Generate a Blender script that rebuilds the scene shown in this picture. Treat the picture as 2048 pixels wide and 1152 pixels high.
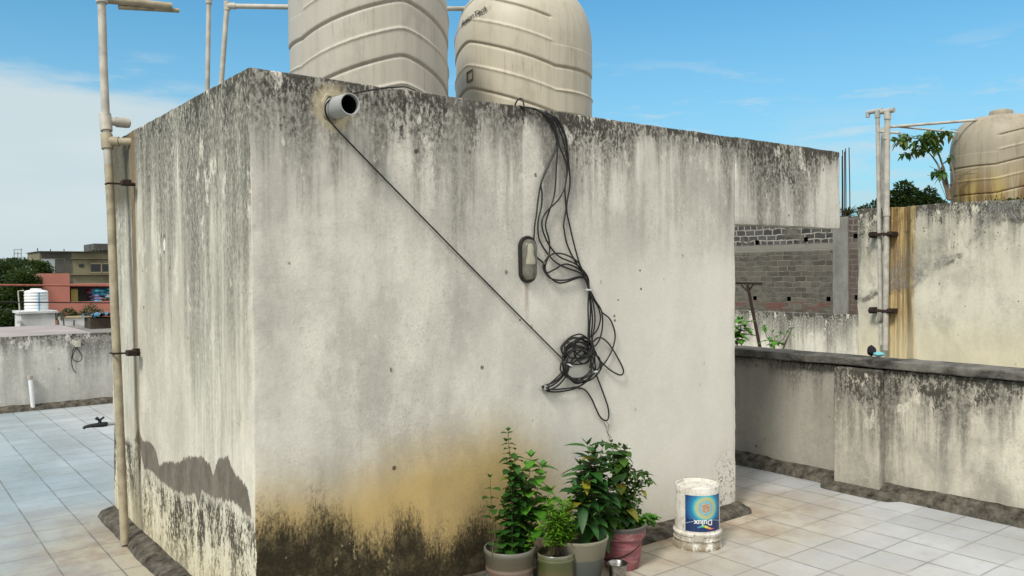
import bpy, bmesh, math, random
from mathutils import Vector, Matrix, noise as mnoise
random.seed(7)
for o in list(bpy.data.objects): bpy.data.objects.remove(o)
S = bpy.context.scene; C = S.collection
# ---------------------------------------------------------------- camera
F = 1683.0; EYE = 1.6
yaw = math.atan2(.610, .792); pitch = math.radians(-1.1); roll = math.radians(.49)
fwd = Vector((math.sin(yaw)*math.cos(pitch), math.cos(yaw)*math.cos(pitch), math.sin(pitch)))
r0 = Vector((math.cos(yaw), -math.sin(yaw), 0)); u0 = r0.cross(fwd)
Rr = r0*math.cos(roll) - u0*math.sin(roll); Uu = u0*math.cos(roll) + r0*math.sin(roll)
cd = bpy.data.cameras.new('camera'); cam = bpy.data.objects.new('camera', cd); C.objects.link(cam)
cd.sensor_width = 36; cd.lens = 36*F/2048; cd.clip_end = 4000; cd.clip_start = .05
m = Matrix((Rr, Uu, -fwd)).transposed().to_4x4(); m.translation = (0, 0, EYE); cam.matrix_world = m
S.camera = cam
# ---------------------------------------------------------------- light
SUN_EL, SUN_AZ = 48.0, -112.0        # azimuth measured from +Y towards +X
sd = bpy.data.lights.new('sun', 'SUN'); sun = bpy.data.objects.new('sun', sd); C.objects.link(sun)
sd.energy = 3.5; sd.angle = math.radians(13); sd.color = (1, .955, .87)
ea, aa = math.radians(SUN_EL), math.radians(SUN_AZ)
sv = Vector((math.sin(aa)*math.cos(ea), math.cos(aa)*math.cos(ea), math.sin(ea)))
sun.rotation_euler = sv.to_track_quat('Z', 'Y').to_euler()
S.view_settings.view_transform = 'Standard'; S.view_settings.look = 'None'
S.view_settings.exposure = 0.0; S.view_settings.gamma = 1; S.view_settings.use_curve_mapping = False
# ---------------------------------------------------------------- node helper
class G:
    def __init__(s, tree): s.t = tree; s.N = tree.nodes; s.L = tree.links
    def put(s, sock, v):
        if hasattr(v, 'is_output'): s.L.new(v, sock)
        elif v is not None:
            if isinstance(v, (tuple, list)) and len(v) == 3 and sock.type == 'RGBA': v = (*v, 1)
            sock.default_value = v
    def m(s, op, a, b=None, c=None, clamp=False):
        n = s.N.new('ShaderNodeMath'); n.operation = op; n.use_clamp = clamp
        s.put(n.inputs[0], a); s.put(n.inputs[1], b); s.put(n.inputs[2], c); return n.outputs[0]
    def vs(s, v, sc, off=(0, 0, 0)):
        n = s.N.new('ShaderNodeVectorMath'); n.operation = 'MULTIPLY_ADD'
        s.put(n.inputs[0], v); n.inputs[1].default_value = sc; n.inputs[2].default_value = off; return n.outputs[0]
    def noise(s, v, sc=(1, 1, 1), det=3, rough=.55, dist=0, off=(0, 0, 0)):
        n = s.N.new('ShaderNodeTexNoise'); n.inputs['Scale'].default_value = 1
        n.inputs['Detail'].default_value = det; n.inputs['Roughness'].default_value = rough; n.inputs['Distortion'].default_value = dist
        if not isinstance(sc, (tuple, list)): sc = (sc, sc, sc)
        s.L.new(s.vs(v, sc, off), n.inputs['Vector']); return n.outputs[0]
    def voro(s, v, sc, feat='F1', rnd=1, out='Distance'):
        n = s.N.new('ShaderNodeTexVoronoi'); n.feature = feat; n.inputs['Scale'].default_value = 1; n.inputs['Randomness'].default_value = rnd
        if not isinstance(sc, (tuple, list)): sc = (sc, sc, sc)
        s.L.new(s.vs(v, sc), n.inputs['Vector']); return n.outputs[out]
    def mr(s, v, a, b, c=0, d=1, smooth=True):
        n = s.N.new('ShaderNodeMapRange'); n.interpolation_type = 'SMOOTHSTEP' if smooth else 'LINEAR'
        s.put(n.inputs[0], v)
        for i, x in enumerate((a, b, c, d)): s.put(n.inputs[i+1], x)
        return n.outputs[0]
    def mix(s, f, a, b, mode='MIX'):
        n = s.N.new('ShaderNodeMixRGB'); n.blend_type = mode; s.put(n.inputs[0], f); s.put(n.inputs[1], a); s.put(n.inputs[2], b); return n.outputs[0]
    def curve(s, x, x0, x1, pts, ymax=3.0):
        n = s.N.new('ShaderNodeFloatCurve'); f = s.mr(x, x0, x1, 0, 1, False); s.L.new(f, n.inputs['Value'])
        cu = n.mapping.curves[0]; pts = sorted(pts)
        P = [(min(1, max(0, (a-x0)/(x1-x0))), b/ymax) for a, b in pts]
        cu.points[0].location = P[0]; cu.points[1].location = P[-1]
        for q in P[1:-1]: cu.points.new(*q)
        for p in cu.points: p.handle_type = 'VECTOR'
        n.mapping.update(); return s.m('MULTIPLY', n.outputs[0], ymax)
    def ramp(s, f, stops, interp='LINEAR'):
        n = s.N.new('ShaderNodeValToRGB'); n.color_ramp.interpolation = interp; e = n.color_ramp.elements
        while len(e) < len(stops): e.new(.5)
        for k, (p, c) in zip(e, stops): k.position = p; k.color = (*c, 1)
        s.put(n.inputs[0], f); return n.outputs[0]
    def pos(s):
        g = s.N.new('ShaderNodeNewGeometry'); x = s.N.new('ShaderNodeSeparateXYZ'); s.L.new(g.outputs['Position'], x.inputs[0])
        return g.outputs['Position'], x.outputs[0], x.outputs[1], x.outputs[2]
    def rnd(s): return s.N.new('ShaderNodeNewGeometry').outputs['Random Per Island']
    def uv(s):
        g = s.N.new('ShaderNodeTexCoord'); x = s.N.new('ShaderNodeSeparateXYZ'); s.L.new(g.outputs['UV'], x.inputs[0]); return g.outputs['UV'], x.outputs[0], x.outputs[1]
    def obj(s):
        g = s.N.new('ShaderNodeTexCoord'); x = s.N.new('ShaderNodeSeparateXYZ'); s.L.new(g.outputs['Object'], x.inputs[0]); return g.outputs['Object'], x.outputs[0], x.outputs[1], x.outputs[2]
def newmat(name):
    mt = bpy.data.materials.new(name); mt.use_nodes = True; g = G(mt.node_tree)
    g.b = g.N['Principled BSDF']; g.mat = mt; return g
def fin(g, col, rough=.85, bump=None, bs=.3, bd=.01, spec=.3, metal=0, **kw):
    b = g.b; g.put(b.inputs['Base Color'], col); g.put(b.inputs['Roughness'], rough)
    b.inputs['Specular IOR Level'].default_value = spec; b.inputs['Metallic'].default_value = metal
    for k, v in kw.items(): g.put(b.inputs[k.replace('_', ' ')], v)
    if bump is not None:
        n = g.N.new('ShaderNodeBump'); n.inputs['Strength'].default_value = bs; n.inputs['Distance'].default_value = bd
        g.L.new(bump, n.inputs['Height']); g.L.new(n.outputs[0], b.inputs['Normal'])
    return g.mat
def flat(name, col, rough=.7, spec=.3, metal=0, var=.25, sc=6, **kw):
    g = newmat(name); v, x, y, z = g.pos(); n = g.noise(v, sc, 5, .6)
    c = g.mix(g.mr(n, .35, .7), col, tuple(k*(1-var) for k in col)); return fin(g, c, rough, g.noise(v, sc*12, 2), .08, .004, spec, metal, **kw)
# ---------------------------------------------------------------- world
W = bpy.data.worlds.new('World'); S.world = W; W.use_nodes = True
g = G(W.node_tree); bg = g.N['Background']; bg.inputs[1].default_value = .10
sk = g.N.new('ShaderNodeTexSky'); sk.sky_type = 'NISHITA'; sk.sun_disc = False
sk.sun_elevation = ea; sk.sun_rotation = aa; sk.air_density = 1.0; sk.dust_density = 1.2; sk.ozone_density = 1.5
tc = g.N.new('ShaderNodeTexCoord'); xs = g.N.new('ShaderNodeSeparateXYZ'); g.L.new(tc.outputs['Generated'], xs.inputs[0])
dx, dy, dz = xs.outputs; gv = tc.outputs['Generated']
az = g.m('ARCTAN2', dx, dy)
skc = g.mix(1, sk.outputs[0], (.70, 1.47, 1.62), 'MULTIPLY')
hz = g.mr(dz, .34, -.02)                                        # pale air low over the town
skc = g.mix(g.m('MULTIPLY', hz, .62), skc, (4.4, 6.2, 7.4))
n1 = g.noise(gv, (5, 5, 22), 6, .6); n2 = g.noise(gv, (2.2, 2.2, 9), 4, .5, off=(3, 1, 0))
top = g.m('MULTIPLY_ADD', n1, .085, .165)
bank = g.m('MULTIPLY', g.mr(g.m('SUBTRACT', top, dz), -.006, .030), g.mr(az, .56, .20))
bank = g.m('MULTIPLY', bank, g.mr(n2, .20, .55, .62, 1))
wis = g.m('MULTIPLY', g.mr(g.noise(gv, (7, 7, 40), 6, .62, off=(9.2, 4, 2)), .545, .70), g.mr(g.m('ABSOLUTE', g.m('SUBTRACT', dz, .155)), .11, .02))
puff = g.m('MULTIPLY', g.m('MULTIPLY', g.mr(g.noise(gv, (6, 6, 26), 6, .6, off=(5, 2, 9)), .42, .60), g.mr(dz, .20, .10)), g.mr(az, .92, 1.02))
cl = g.m('MAXIMUM', g.m('MAXIMUM', bank, g.m('MULTIPLY', puff, .55)), g.m('MULTIPLY', wis, .6))
skc = g.mix(g.m('MULTIPLY', cl, .92), skc, g.mix(g.mr(n2, .35, .7), (5.9, 7.0, 7.35), (6.7, 7.6, 7.8)))
over = g.m('MAXIMUM', g.mr(dz, .42, .62), g.m('MULTIPLY', g.mr(dy, .25, -.35), g.mr(dz, -.02, .1)))   # unseen bright cloud overhead and behind, added to lighten the walls
over = g.m('MULTIPLY', over, g.mr(g.noise(gv, (2, 2, 3), 5, .6), .30, .62, .55, 1))
skc = g.mix(over, skc, (11.8, 11.6, 11.2))
g.L.new(skc, bg.inputs[0])
# ---------------------------------------------------------------- geometry helpers
def ray(px, py): return fwd*F + Rr*(px-1024) + Uu*(576-py)
O = Vector((0, 0, EYE))
def onX(px, py, X): d = ray(px, py); return O + d*(X/d.x)
def onY(px, py, Y): d = ray(px, py); return O + d*(Y/d.y)
def onZ(px, py, Z=0): d = ray(px, py); return O + d*((Z-EYE)/d.z)
WL = {}
class MB:
    def __init__(s): s.v = []; s.f = []; s.mi = []; s.uvs = {}
    def add(s, vs, fs, mi=0):
        k = len(s.v); s.v += [Vector(p) for p in vs]; s.f += [[i+k for i in q] for q in fs]; s.mi += [mi]*len(fs); return s
    def box(s, x0, x1, y0, y1, z0, z1, mi=0):
        return s.add([(x0,y0,z0),(x1,y0,z0),(x1,y1,z0),(x0,y1,z0),(x0,y0,z1),(x1,y0,z1),(x1,y1,z1),(x0,y1,z1)],
            [(0,3,2,1),(4,5,6,7),(0,1,5,4),(1,2,6,5),(2,3,7,6),(3,0,4,7)], mi)
    def rough(s, x0, x1, y0, y1, z0, z1, step=.06, r=.012, amp=.004, mi=0, seed=0):
        "box with rounded, slightly worn edges and wavy faces"
        def ax(a, b):
            n = max(1, int(round((b-a-2*r)/step))); return [a, a+r*.4, a+r] + [a+r+(b-a-2*r)*i/n for i in range(1, n)] + [b-r, b-r*.4, b]
        A = [ax(x0, x1), ax(y0, y1), ax(z0, z1)]; idx = {}; lo = (x0, y0, z0); hi = (x1, y1, z1)
        def vert(p):
            if p in idx: return idx[p]
            q = Vector(p); i = Vector([min(max(q[k], lo[k]+r), hi[k]-r) for k in range(3)]); d = q-i
            if d.length > 1e-9: q = i + d.normalized()*r
            nz = mnoise.noise_vector(q*3.1+Vector((seed, 0, 0)))*amp + mnoise.noise_vector(q*13+Vector((seed, 7, 0)))*amp*.7
            e = sum(1 for k in range(3) if abs(d[k]) > 1e-9)
            if e >= 2: nz += mnoise.noise_vector(q*38)*amp*1.1
            if z0 <= 0.001 and p[2] == z0: nz.z = 0
            idx[p] = len(s.v); s.v.append(q+nz); return idx[p]
        for a in range(3):
            b, c = (a+1) % 3, (a+2) % 3
            for side in (0, -1):
                for i in range(len(A[b])-1):
                    for j in range(len(A[c])-1):
                        q = []
                        for (ii, jj) in ((i, j), (i+1, j), (i+1, j+1), (i, j+1)):
                            p = [0, 0, 0]; p[a] = A[a][side]; p[b] = A[b][ii]; p[c] = A[c][jj]; q.append(vert(tuple(p)))
                        if side == 0: q.reverse()
                        s.f.append(q); s.mi.append(mi)
        return s
    def tube(s, pts, r, n=8, cap=True, mi=0):
        pts = [Vector(p) for p in pts]; R = r if isinstance(r, (list, tuple)) else [r]*len(pts); k = len(s.v)
        t = (pts[1]-pts[0]).normalized(); a = t.orthogonal().normalized()
        for i, p in enumerate(pts):
            t = (pts[min(i+1, len(pts)-1)]-pts[max(i-1, 0)]).normalized(); a = (a - t*a.dot(t)).normalized(); b = t.cross(a)
            for j in range(n):
                q = 2*math.pi*j/n; s.v.append(p + (a*math.cos(q)+b*math.sin(q))*R[i])
        for i in range(len(pts)-1):
            for j in range(n): s.f.append([k+i*n+j, k+i*n+(j+1) % n, k+(i+1)*n+(j+1) % n, k+(i+1)*n+j]); s.mi.append(mi)
        if cap: s.f += [[k+j for j in range(n)][::-1], [k+(len(pts)-1)*n+j for j in range(n)]]; s.mi += [mi, mi]
        return s
    def lathe(s, prof, c, n=40, mi=0, fn=None, axis=None):
        c = Vector(c); k = len(s.v); q = axis.to_track_quat('Z', 'Y') if axis else None
        for (r, z) in prof:
            for j in range(n):
                a = 2*math.pi*j/n; rr = r if fn is None else r+fn(a, z, r); p = Vector((rr*math.cos(a), rr*math.sin(a), z))
                s.v.append(c + (q @ p if q else p))
        for i in range(len(prof)-1):
            for j in range(n): s.f.append([k+i*n+j, k+i*n+(j+1) % n, k+(i+1)*n+(j+1) % n, k+(i+1)*n+j]); s.mi.append(mi)
        return s
    def build(s, name, mats, parent=None, origin=None, smooth=True):
        me = bpy.data.meshes.new(name)
        if parent is not None: og = WL[parent.name]
        else: og = Vector(origin) if origin is not None else Vector((0, 0, 0))
        me.from_pydata([tuple(p-og) for p in s.v], [], s.f)
        if not isinstance(mats, (list, tuple)): mats = [mats]
        for mt in mats: me.materials.append(mt)
        for p, i in zip(me.polygons, s.mi): p.material_index = i; p.use_smooth = smooth
        me.update()
        if smooth:
            try: me.set_sharp_from_angle(angle=math.radians(38))
            except Exception: pass
        o = bpy.data.objects.new(name, me); C.objects.link(o)
        if parent is not None: o.parent = parent
        else: o.location = og
        WL[o.name] = og; return o
def tag(o, label=None, cat=None, group=None, kind=None):
    for k, v in (('label', label), ('category', cat), ('group', group), ('kind', kind)):
        if v: o[k] = v
    return o
def thing(name, label, cat, loc, group=None):
    o = bpy.data.objects.new(name, None); C.objects.link(o); o.location = loc; o.empty_display_size = .1
    WL[o.name] = Vector(loc); return tag(o, label, cat, group)
def dup(root, dloc, label, rotz=0):
    def cp(o, par):
        c = o.copy(); C.objects.link(c); WL[c.name] = WL[o.name]
        if par: c.parent = par
        for ch in list(o.children): cp(ch, c)
        return c
    c = cp(root, None); c.location = Vector(root.location)+Vector(dloc); c.rotation_euler.z = rotz; c['label'] = label; return c
def smoothpath(pts, sub=6):
    P = [Vector(p) for p in pts]; P = [P[0]*2-P[1]] + P + [P[-1]*2-P[-2]]; out = []
    for i in range(1, len(P)-2):
        a, b, c, d = P[i-1:i+3]
        for k in range(sub):
            t = k/sub; out.append(.5*((2*b)+(c-a)*t+(2*a-5*b+4*c-d)*t*t+(3*b-a-3*c+d)*t**3))
    out.append(P[-2]); return out
# ---------------------------------------------------------------- wall materials
YF = 3.517; XL = 1.308; HT = 2.478
def plaster(name, axis, ztop, light=(.60,.565,.475), dark=(.40,.385,.335), mold=.5, black=.16, streak=.5, extra=None, bs=.35, seed=0, stain=(.045,.042,.034), gm=(.155,.148,.125), mott=.35, sfoot=.06):
    g = newmat(name); v, x, y, z = g.pos(); h = x if axis == 'x' else y; off = (seed, seed*1.7, seed*.3)
    def S3(a, b): return (a, a, b)
    big = g.noise(v, 1.3, 5, .6, off=off); mid = g.noise(v, S3(4, 1.6), 6, .65, off=off)
    fine = g.noise(v, 26, 5, .7, off=off)
    c = g.mix(g.mr(g.m('ADD', g.m('MULTIPLY', big, .55), g.m('MULTIPLY', mid, .45)), .38, .64), light, dark)
    pit = g.noise(v, 70, 4, .8, off=off); pch = g.noise(v, (2.1, 2.1, 1.5), 5, .65, off=(seed+2, 8, 3))
    c = g.mix(g.m('MULTIPLY', g.mr(pit, .50, .66), g.mr(pch, .38, .62, .12, .60)), c, tuple(k*.66 for k in dark))
    c = g.mix(g.mr(pch, .50, .68, 0, mott), c, tuple(k*.72 for k in dark))
    c = g.mix(g.mr(fine, .52, .78, 0, .38), c, tuple(k*.62 for k in dark))
    c = g.mix(g.mr(fine, .46, .25, 0, .35), c, tuple(min(.8, k*1.2) for k in light))
    st = g.noise(v, S3(6.5, .5), 6, .62, off=off); st2 = g.noise(v, S3(27, 1.5), 5, .7, off=off)
    sp = g.noise(v, S3(52, 30), 6, .78, off=off); blot = g.noise(v, S3(6, 4.2), 7, .72, off=(seed+4, 2, 1))
    t = g.m('SUBTRACT', ztop, z)
    down = g.m('POWER', g.mr(t, 1.45, .0, sfoot, 1), 1.2); grit = g.mr(sp, .30, .62, .45, 1)
    c = g.mix(g.m('MULTIPLY', g.m('MULTIPLY', g.m('MULTIPLY', g.mr(st, .44, .66), down), grit), streak), c, gm)
    c = g.mix(g.m('MULTIPLY', g.m('MULTIPLY', g.mr(st2, .50, .74), g.m('MULTIPLY', down, g.mr(big, .4, .6))), streak*.5), c, gm)
    # dark growth hanging from the top edge
    A = g.m('ADD', g.m('MULTIPLY', st, .70), g.m('MULTIPLY', st2, .30))
    reach = g.mr(A, .36, .66, mold*.16, mold*1.35, False)
    hv = g.noise(v, S3(1.15, .25), 3, .5, off=(seed*.7+1, 3, 2)); reach = g.m('MULTIPLY', reach, g.mr(hv, .36, .62, .40, 1.55))
    k = g.m('DIVIDE', t, reach)
    m1 = g.m('MULTIPLY', g.mr(k, 1.15, .05), g.mr(sp, .28, .60, .25, 1))
    c = g.mix(g.m('MULTIPLY', m1, .86), c, g.mix(g.mr(sp, .35, .6), gm, tuple(q*.45 for q in gm)))
    m2 = g.m('ADD', g.m('MULTIPLY', g.m('SUBTRACT', blot, .5), 1.0), g.m('ADD', g.m('MULTIPLY', g.m('SUBTRACT', sp, .5), .95), g.m('MULTIPLY', g.m('SUBTRACT', st2, .5), .4)))
    m2 = g.mr(g.m('SUBTRACT', m2, g.m('MULTIPLY', g.m('SUBTRACT', g.m('DIVIDE', t, g.m('MULTIPLY', black, g.mr(hv, .36, .62, .45, 1.7))), .62), .20)), -.03, .15)
    c = g.mix(g.m('MULTIPLY', m2, .9), c, stain)
    # flakes of whitewash still holding on inside the dark band
    fk = g.m('MULTIPLY', g.mr(g.noise(v, S3(8, 4.5), 5, .6, off=(seed+9, 1, 7)), .60, .64), g.mr(t, mold*1.2, mold*.3))
    c = g.mix(g.m('MULTIPLY', fk, g.mr(sp, .68, .42, 0, .8)), c, light)
    # sparse black specks and bare chips
    vd = g.voro(v, (5, 5, 4.2)); c = g.mix(g.m('MULTIPLY', g.mr(vd, .07, .035), g.mr(sp, .4, .55)), c, (.07, .06, .045))
    bump = g.m('ADD', g.m('MULTIPLY', pit, 1.0), g.m('ADD', g.m('MULTIPLY', fine, .8), g.m('MULTIPLY', m2, -.3)))
    if extra: c, bump = extra(g, v, h, z, c, bump, dict(st=st, st2=st2, sp=sp, fine=fine, big=big, mid=mid, blot=blot, t=t))
    return fin(g, c, .92, bump, bs, .006, .15)
def front_extra(g, v, h, z, c, b, d):
    # smoother whiter wash to the right, rougher grey patches to the left
    rt = g.mr(h, 2.2, 3.9); low = g.mr(z, 1.95, 1.45)
    c = g.mix(g.m('MULTIPLY', g.m('MULTIPLY', rt, low), .65), c, (.66, .64, .575))
    lf = g.m('MULTIPLY', g.mr(h, 2.9, 1.6), g.mr(z, .35, .8)); pat = g.mr(g.noise(v, (2.4, 2.4, 1.1), 6, .7, off=(5, 5, 5)), .47, .62)
    c = g.mix(g.m('MULTIPLY', g.m('MULTIPLY', lf, pat), .55), c, (.33, .32, .28))
    n = g.noise(v, (3, 3, 3), 5, .65, off=(1, 8, 2)); nn = g.m('MULTIPLY', g.m('SUBTRACT', n, .5), .16)
    P = lambda L: [(onY(a, q, YF).x, onY(a, q, YF).z) for a, q in L]
    yt = g.curve(h, XL, 5.9, P([(513,985),(580,975),(650,975),(720,955),(800,915),(900,885),(1000,865),(1100,900),(1200,1010),(1300,1050),(1460,1060)]), 1.5)
    fy = g.mr(g.m('SUBTRACT', g.m('ADD', yt, nn), z), -.20, .20)
    fade = g.mr(h, 3.25, 2.55)
    och = g.mix(g.mr(d['mid'], .35, .65), (.47, .33, .115), (.37, .265, .10))
    c = g.mix(g.m('MULTIPLY', g.m('MULTIPLY', fy, g.mr(fade, 0, 1, .35, .95)), .95), c, och)
    mt = g.curve(h, XL, 5.9, P([(513,1035),(560,1025),(600,1040),(640,1010),(680,1015),(700,1045),(760,1075),(784,1045),(800,1025),(840,1025),(852,1070),(900,1085),(925,1045),(960,1020),(1000,1050),(1080,1080),(1160,1090),(1240,1120),(1330,1085),(1460,1030)]), 1.5)
    st = g.noise(v, (26, 26, 4), 6, .75, off=(2, 2, 2)); s2 = g.noise(v, (95, 95, 36), 4, .75)
    q = g.m('ADD', g.m('SUBTRACT', mt, z), g.m('ADD', g.m('MULTIPLY', g.m('SUBTRACT', st, .5), .28), g.m('MULTIPLY', g.m('SUBTRACT', s2, .5), .36)))
    mk = g.mr(q, -.05, .13)
    mc = g.mix(g.mr(g.noise(v, 13, 7, .8, off=(9, 1, 1)), .44, .70), (.016, .014, .009), (.085, .070, .042))
    fadeR = g.mr(h, 4.0, 2.9, .40, 1)
    # pale brown-grey veil and peppery spots climbing above the solid growth
    q2 = g.m('ADD', g.m('SUBTRACT', mt, z), g.m('MULTIPLY', g.m('SUBTRACT', g.noise(v, (7, 7, 4), 6, .7, off=(6, 2, 4)), .5), .9))
    veil = g.m('MULTIPLY', g.mr(q2, -.12, .14), fadeR); pep = g.mr(g.noise(v, (80, 80, 55), 5, .85, off=(1, 1, 6)), .50, .57)
    c = g.mix(g.m('MULTIPLY', veil, .20), c, (.17, .145, .095)); c = g.mix(g.m('MULTIPLY', g.m('MULTIPLY', veil, pep), .75), c, (.055, .045, .028))
    c = g.mix(g.m('MULTIPLY', g.m('MULTIPLY', mk, fadeR), .95), c, mc)
    hole = g.m('MULTIPLY', g.mr(g.noise(v, (16, 16, 9), 6, .8, off=(3, 7, 7)), .60, .65), g.m('MULTIPLY', mk, g.mr(z, .05, .30)))
    c = g.mix(g.m('MULTIPLY', hole, .75), c, (.33, .27, .15))
    for (sx_, sy_, r_) in ((1282,578,.008), (1280,541,.007), (1229,632,.008), (1230,641,.008), (832,303,.012), (1236,600,.006), (788,936,.011), (1282,968,.010), (1040,640,.006)):
        w0 = onY(sx_, sy_, YF); ds = g.m('SQRT', g.m('ADD', g.m('POWER', g.m('SUBTRACT', h, w0.x), 2), g.m('POWER', g.m('SUBTRACT', z, w0.z), 2)))
        c = g.mix(g.m('MULTIPLY', g.mr(ds, r_*1.3, r_*.7), .85), c, (.04, .035, .028))
    w0 = onY(1450, 985, YF); ds = g.m('SQRT', g.m('ADD', g.m('POWER', g.m('SUBTRACT', h, w0.x), 2), g.m('POWER', g.m('MULTIPLY', g.m('SUBTRACT', z, w0.z), .6), 2)))
    c = g.mix(g.m('MULTIPLY', g.m('MULTIPLY', g.mr(ds, .22, .05), g.mr(g.noise(v, 55, 4, .8, off=(4, 4, 9)), .54, .60)), .85), c, (.06, .05, .035))
    # rusty drip under the lamp
    lx = onY(1053, 560, YF); wd = g.m('ABSOLUTE', g.m('SUBTRACT', h, lx.x))
    dm = g.m('MULTIPLY', g.mr(wd, .022, .004), g.m('MULTIPLY', g.mr(z, lx.z-.30, lx.z-.03), g.mr(z, lx.z+.05, lx.z-.01)))
    c = g.mix(g.m('MULTIPLY', dm, .5), c, (.20, .14, .09))
    # yellowish grime ring round the drain pipe
    dp = onY(668, 216, YF); rr = g.m('SQRT', g.m('ADD', g.m('POWER', g.m('SUBTRACT', h, dp.x), 2), g.m('POWER', g.m('SUBTRACT', z, dp.z), 2)))
    c = g.mix(g.m('MULTIPLY', g.mr(g.m('ADD', rr, g.m('MULTIPLY', g.m('SUBTRACT', d['fine'], .5), .08)), .125, .07), .75), c, (.50, .43, .29))
    return c, g.m('ADD', b, g.m('MULTIPLY', mk, -.25))
def left_extra(g, v, h, z, c, b, d):
    P = lambda L: [(onX(a, q, XL).y, onX(a, q, XL).z) for a, q in L]
    up = g.curve(h, YF, 6.1, P([(228,870),(268,880),(276,856),(285,882),(299,882),(311,901),(317,931),(331,922),(345,926),(360,925),(375,912),(390,914),(406,914),(421,931),(426,952),(437,914),(447,918),(456,912),(467,943),(485,962),(495,983),(501,1014),(503,1040),(513,1040)]), 1.5)
    lo = g.curve(h, YF, 6.1, P([(228,870),(268,880),(278,891),(287,937),(302,943),(317,959),(345,980),(369,989),(391,989),(397,1016),(404,980),(424,998),(455,1001),(470,1007),(491,1030),(501,1034),(503,1040),(513,1040)]), 1.5)
    j = g.m('MULTIPLY', g.m('SUBTRACT', g.noise(v, (34, 34, 9), 6, .8), .5), .10)
    zz = g.m('ADD', z, j); patch = g.m('MULTIPLY', g.mr(g.m('SUBTRACT', up, zz), -.004, .004), g.mr(g.m('SUBTRACT', zz, lo), -.006, .006))
    # yellowed foot of the wall
    n = g.m('MULTIPLY', g.m('SUBTRACT', d['mid'], .5), .5)
    c = g.mix(g.mr(g.m('ADD', z, n), .62, .10, 0, .55), c, (.56, .47, .27))
    # flaking, black flecks below the patch
    bl = g.m('MULTIPLY', g.mr(g.m('SUBTRACT', lo, z), -.02, .05), g.mr(g.m('SUBTRACT', lo, z), .62, .18))
    q = g.m('ADD', g.m('MULTIPLY', g.noise(v, (60, 60, 30), 5, .8), .55), g.m('MULTIPLY', g.noise(v, (7, 7, 2.2), 5, .7, off=(3, 3, 0)), .45))
    fl = g.m('MULTIPLY', g.mr(q, .48, .535), bl); wt = g.m('MULTIPLY', g.mr(q, .49, .43), bl)
    c = g.mix(g.m('MULTIPLY', wt, .6), c, (.66, .62, .50)); c = g.mix(g.m('MULTIPLY', fl, .95), c, (.045, .040, .030))
    c = g.mix(patch, c, g.mix(g.mr(g.noise(v, (9, 9, 6), 6, .75), .35, .65), (.185, .160, .128), (.115, .10, .078)))
    w0 = onX(328, 489, XL); ds = g.m('SQRT', g.m('ADD', g.m('POWER', g.m('SUBTRACT', h, w0.y), 2), g.m('POWER', g.m('MULTIPLY', g.m('SUBTRACT', z, w0.z), .55), 2))); ds = g.m('ADD', ds, g.m('MULTIPLY', g.m('SUBTRACT', g.noise(v, 22, 4, .7), .5), .04))
    c = g.mix(g.mr(ds, .026, .022), c, (.66, .64, .58)); c = g.mix(g.m('MULTIPLY', g.mr(g.m('ABSOLUTE', g.m('SUBTRACT', ds, .026)), .005, .002), .8), c, (.10, .09, .07))
    # brown leak streaks from the tee pipe at the far end
    e = onX(266, 400, XL); w = g.m('ADD', g.m('ABSOLUTE', g.m('SUBTRACT', h, e.y)), g.m('MULTIPLY', g.m('SUBTRACT', g.noise(v, (9, 9, 1.5), 4, .6), .5), .10))
    bs_ = g.m('MULTIPLY', g.mr(w, .085, .035), g.mr(z, .15, 2.2, .55, .92)); c = g.mix(bs_, c, g.mix(g.mr(d['st2'], .4, .65), (.20, .145, .072), (.085, .062, .036)))
    tk = g.m('MULTIPLY', g.m('MULTIPLY', g.mr(h, 5.45, 5.62), g.mr(z, 1.95, 2.10)), .85); c = g.mix(tk, c, (.10, .088, .058))
    tk = g.m('MULTIPLY', g.mr(h, 5.5, 5.6), g.m('MULTIPLY', g.mr(z, .85, .3), g.mr(w, .20, .03))); c = g.mix(g.m('MULTIPLY', tk, .75), c, (.085, .075, .05))
    # hairline cracks by the corner
    cr = g.voro(g.vs(v, (1, 1, 1)), (3, 7, 4), 'DISTANCE_TO_EDGE'); ck = g.m('MULTIPLY', g.mr(cr, .018, .006), g.m('MULTIPLY', g.mr(h, 3.80, 3.66), g.mr(d['mid'], .48, .60)))
    c = g.mix(g.m('MULTIPLY', ck, .6), c, (.12, .10, .08))
    return c, g.m('ADD', b, g.m('ADD', g.m('MULTIPLY', patch, -1.0), g.m('MULTIPLY', fl, -.4)))
M = {}
M['front'] = plaster('weathered_white_plaster_front', 'x', HT, light=(.64,.615,.545), dark=(.43,.415,.37), mold=.66, black=.17, streak=.66, sfoot=.03, mott=.22, extra=front_extra, bs=.26)
M['left'] = plaster('weathered_white_plaster_left', 'y', HT, light=(.63,.595,.49), dark=(.43,.40,.325), mold=1.75, black=.16, streak=.95, sfoot=.15, extra=left_extra, seed=3, bs=.3)
M['par'] = plaster('weathered_parapet_plaster', 'y', .89, light=(.58,.54,.44), dark=(.30,.28,.235), mold=.62, black=.17, streak=.9, seed=11, mott=.75)
M['par_shaded'] = plaster('shaded_parapet_plaster', 'y', .89, light=(.36,.34,.285), dark=(.30,.28,.24), mold=.20, black=.02, streak=.22, seed=14)  # smoother panel's plaster, darker because its shade is put into the colour
M['far'] = plaster('weathered_far_parapet_plaster', 'x', .88, light=(.62,.60,.55), dark=(.42,.41,.38), mold=.42, black=.05, streak=.55, seed=17)
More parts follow.
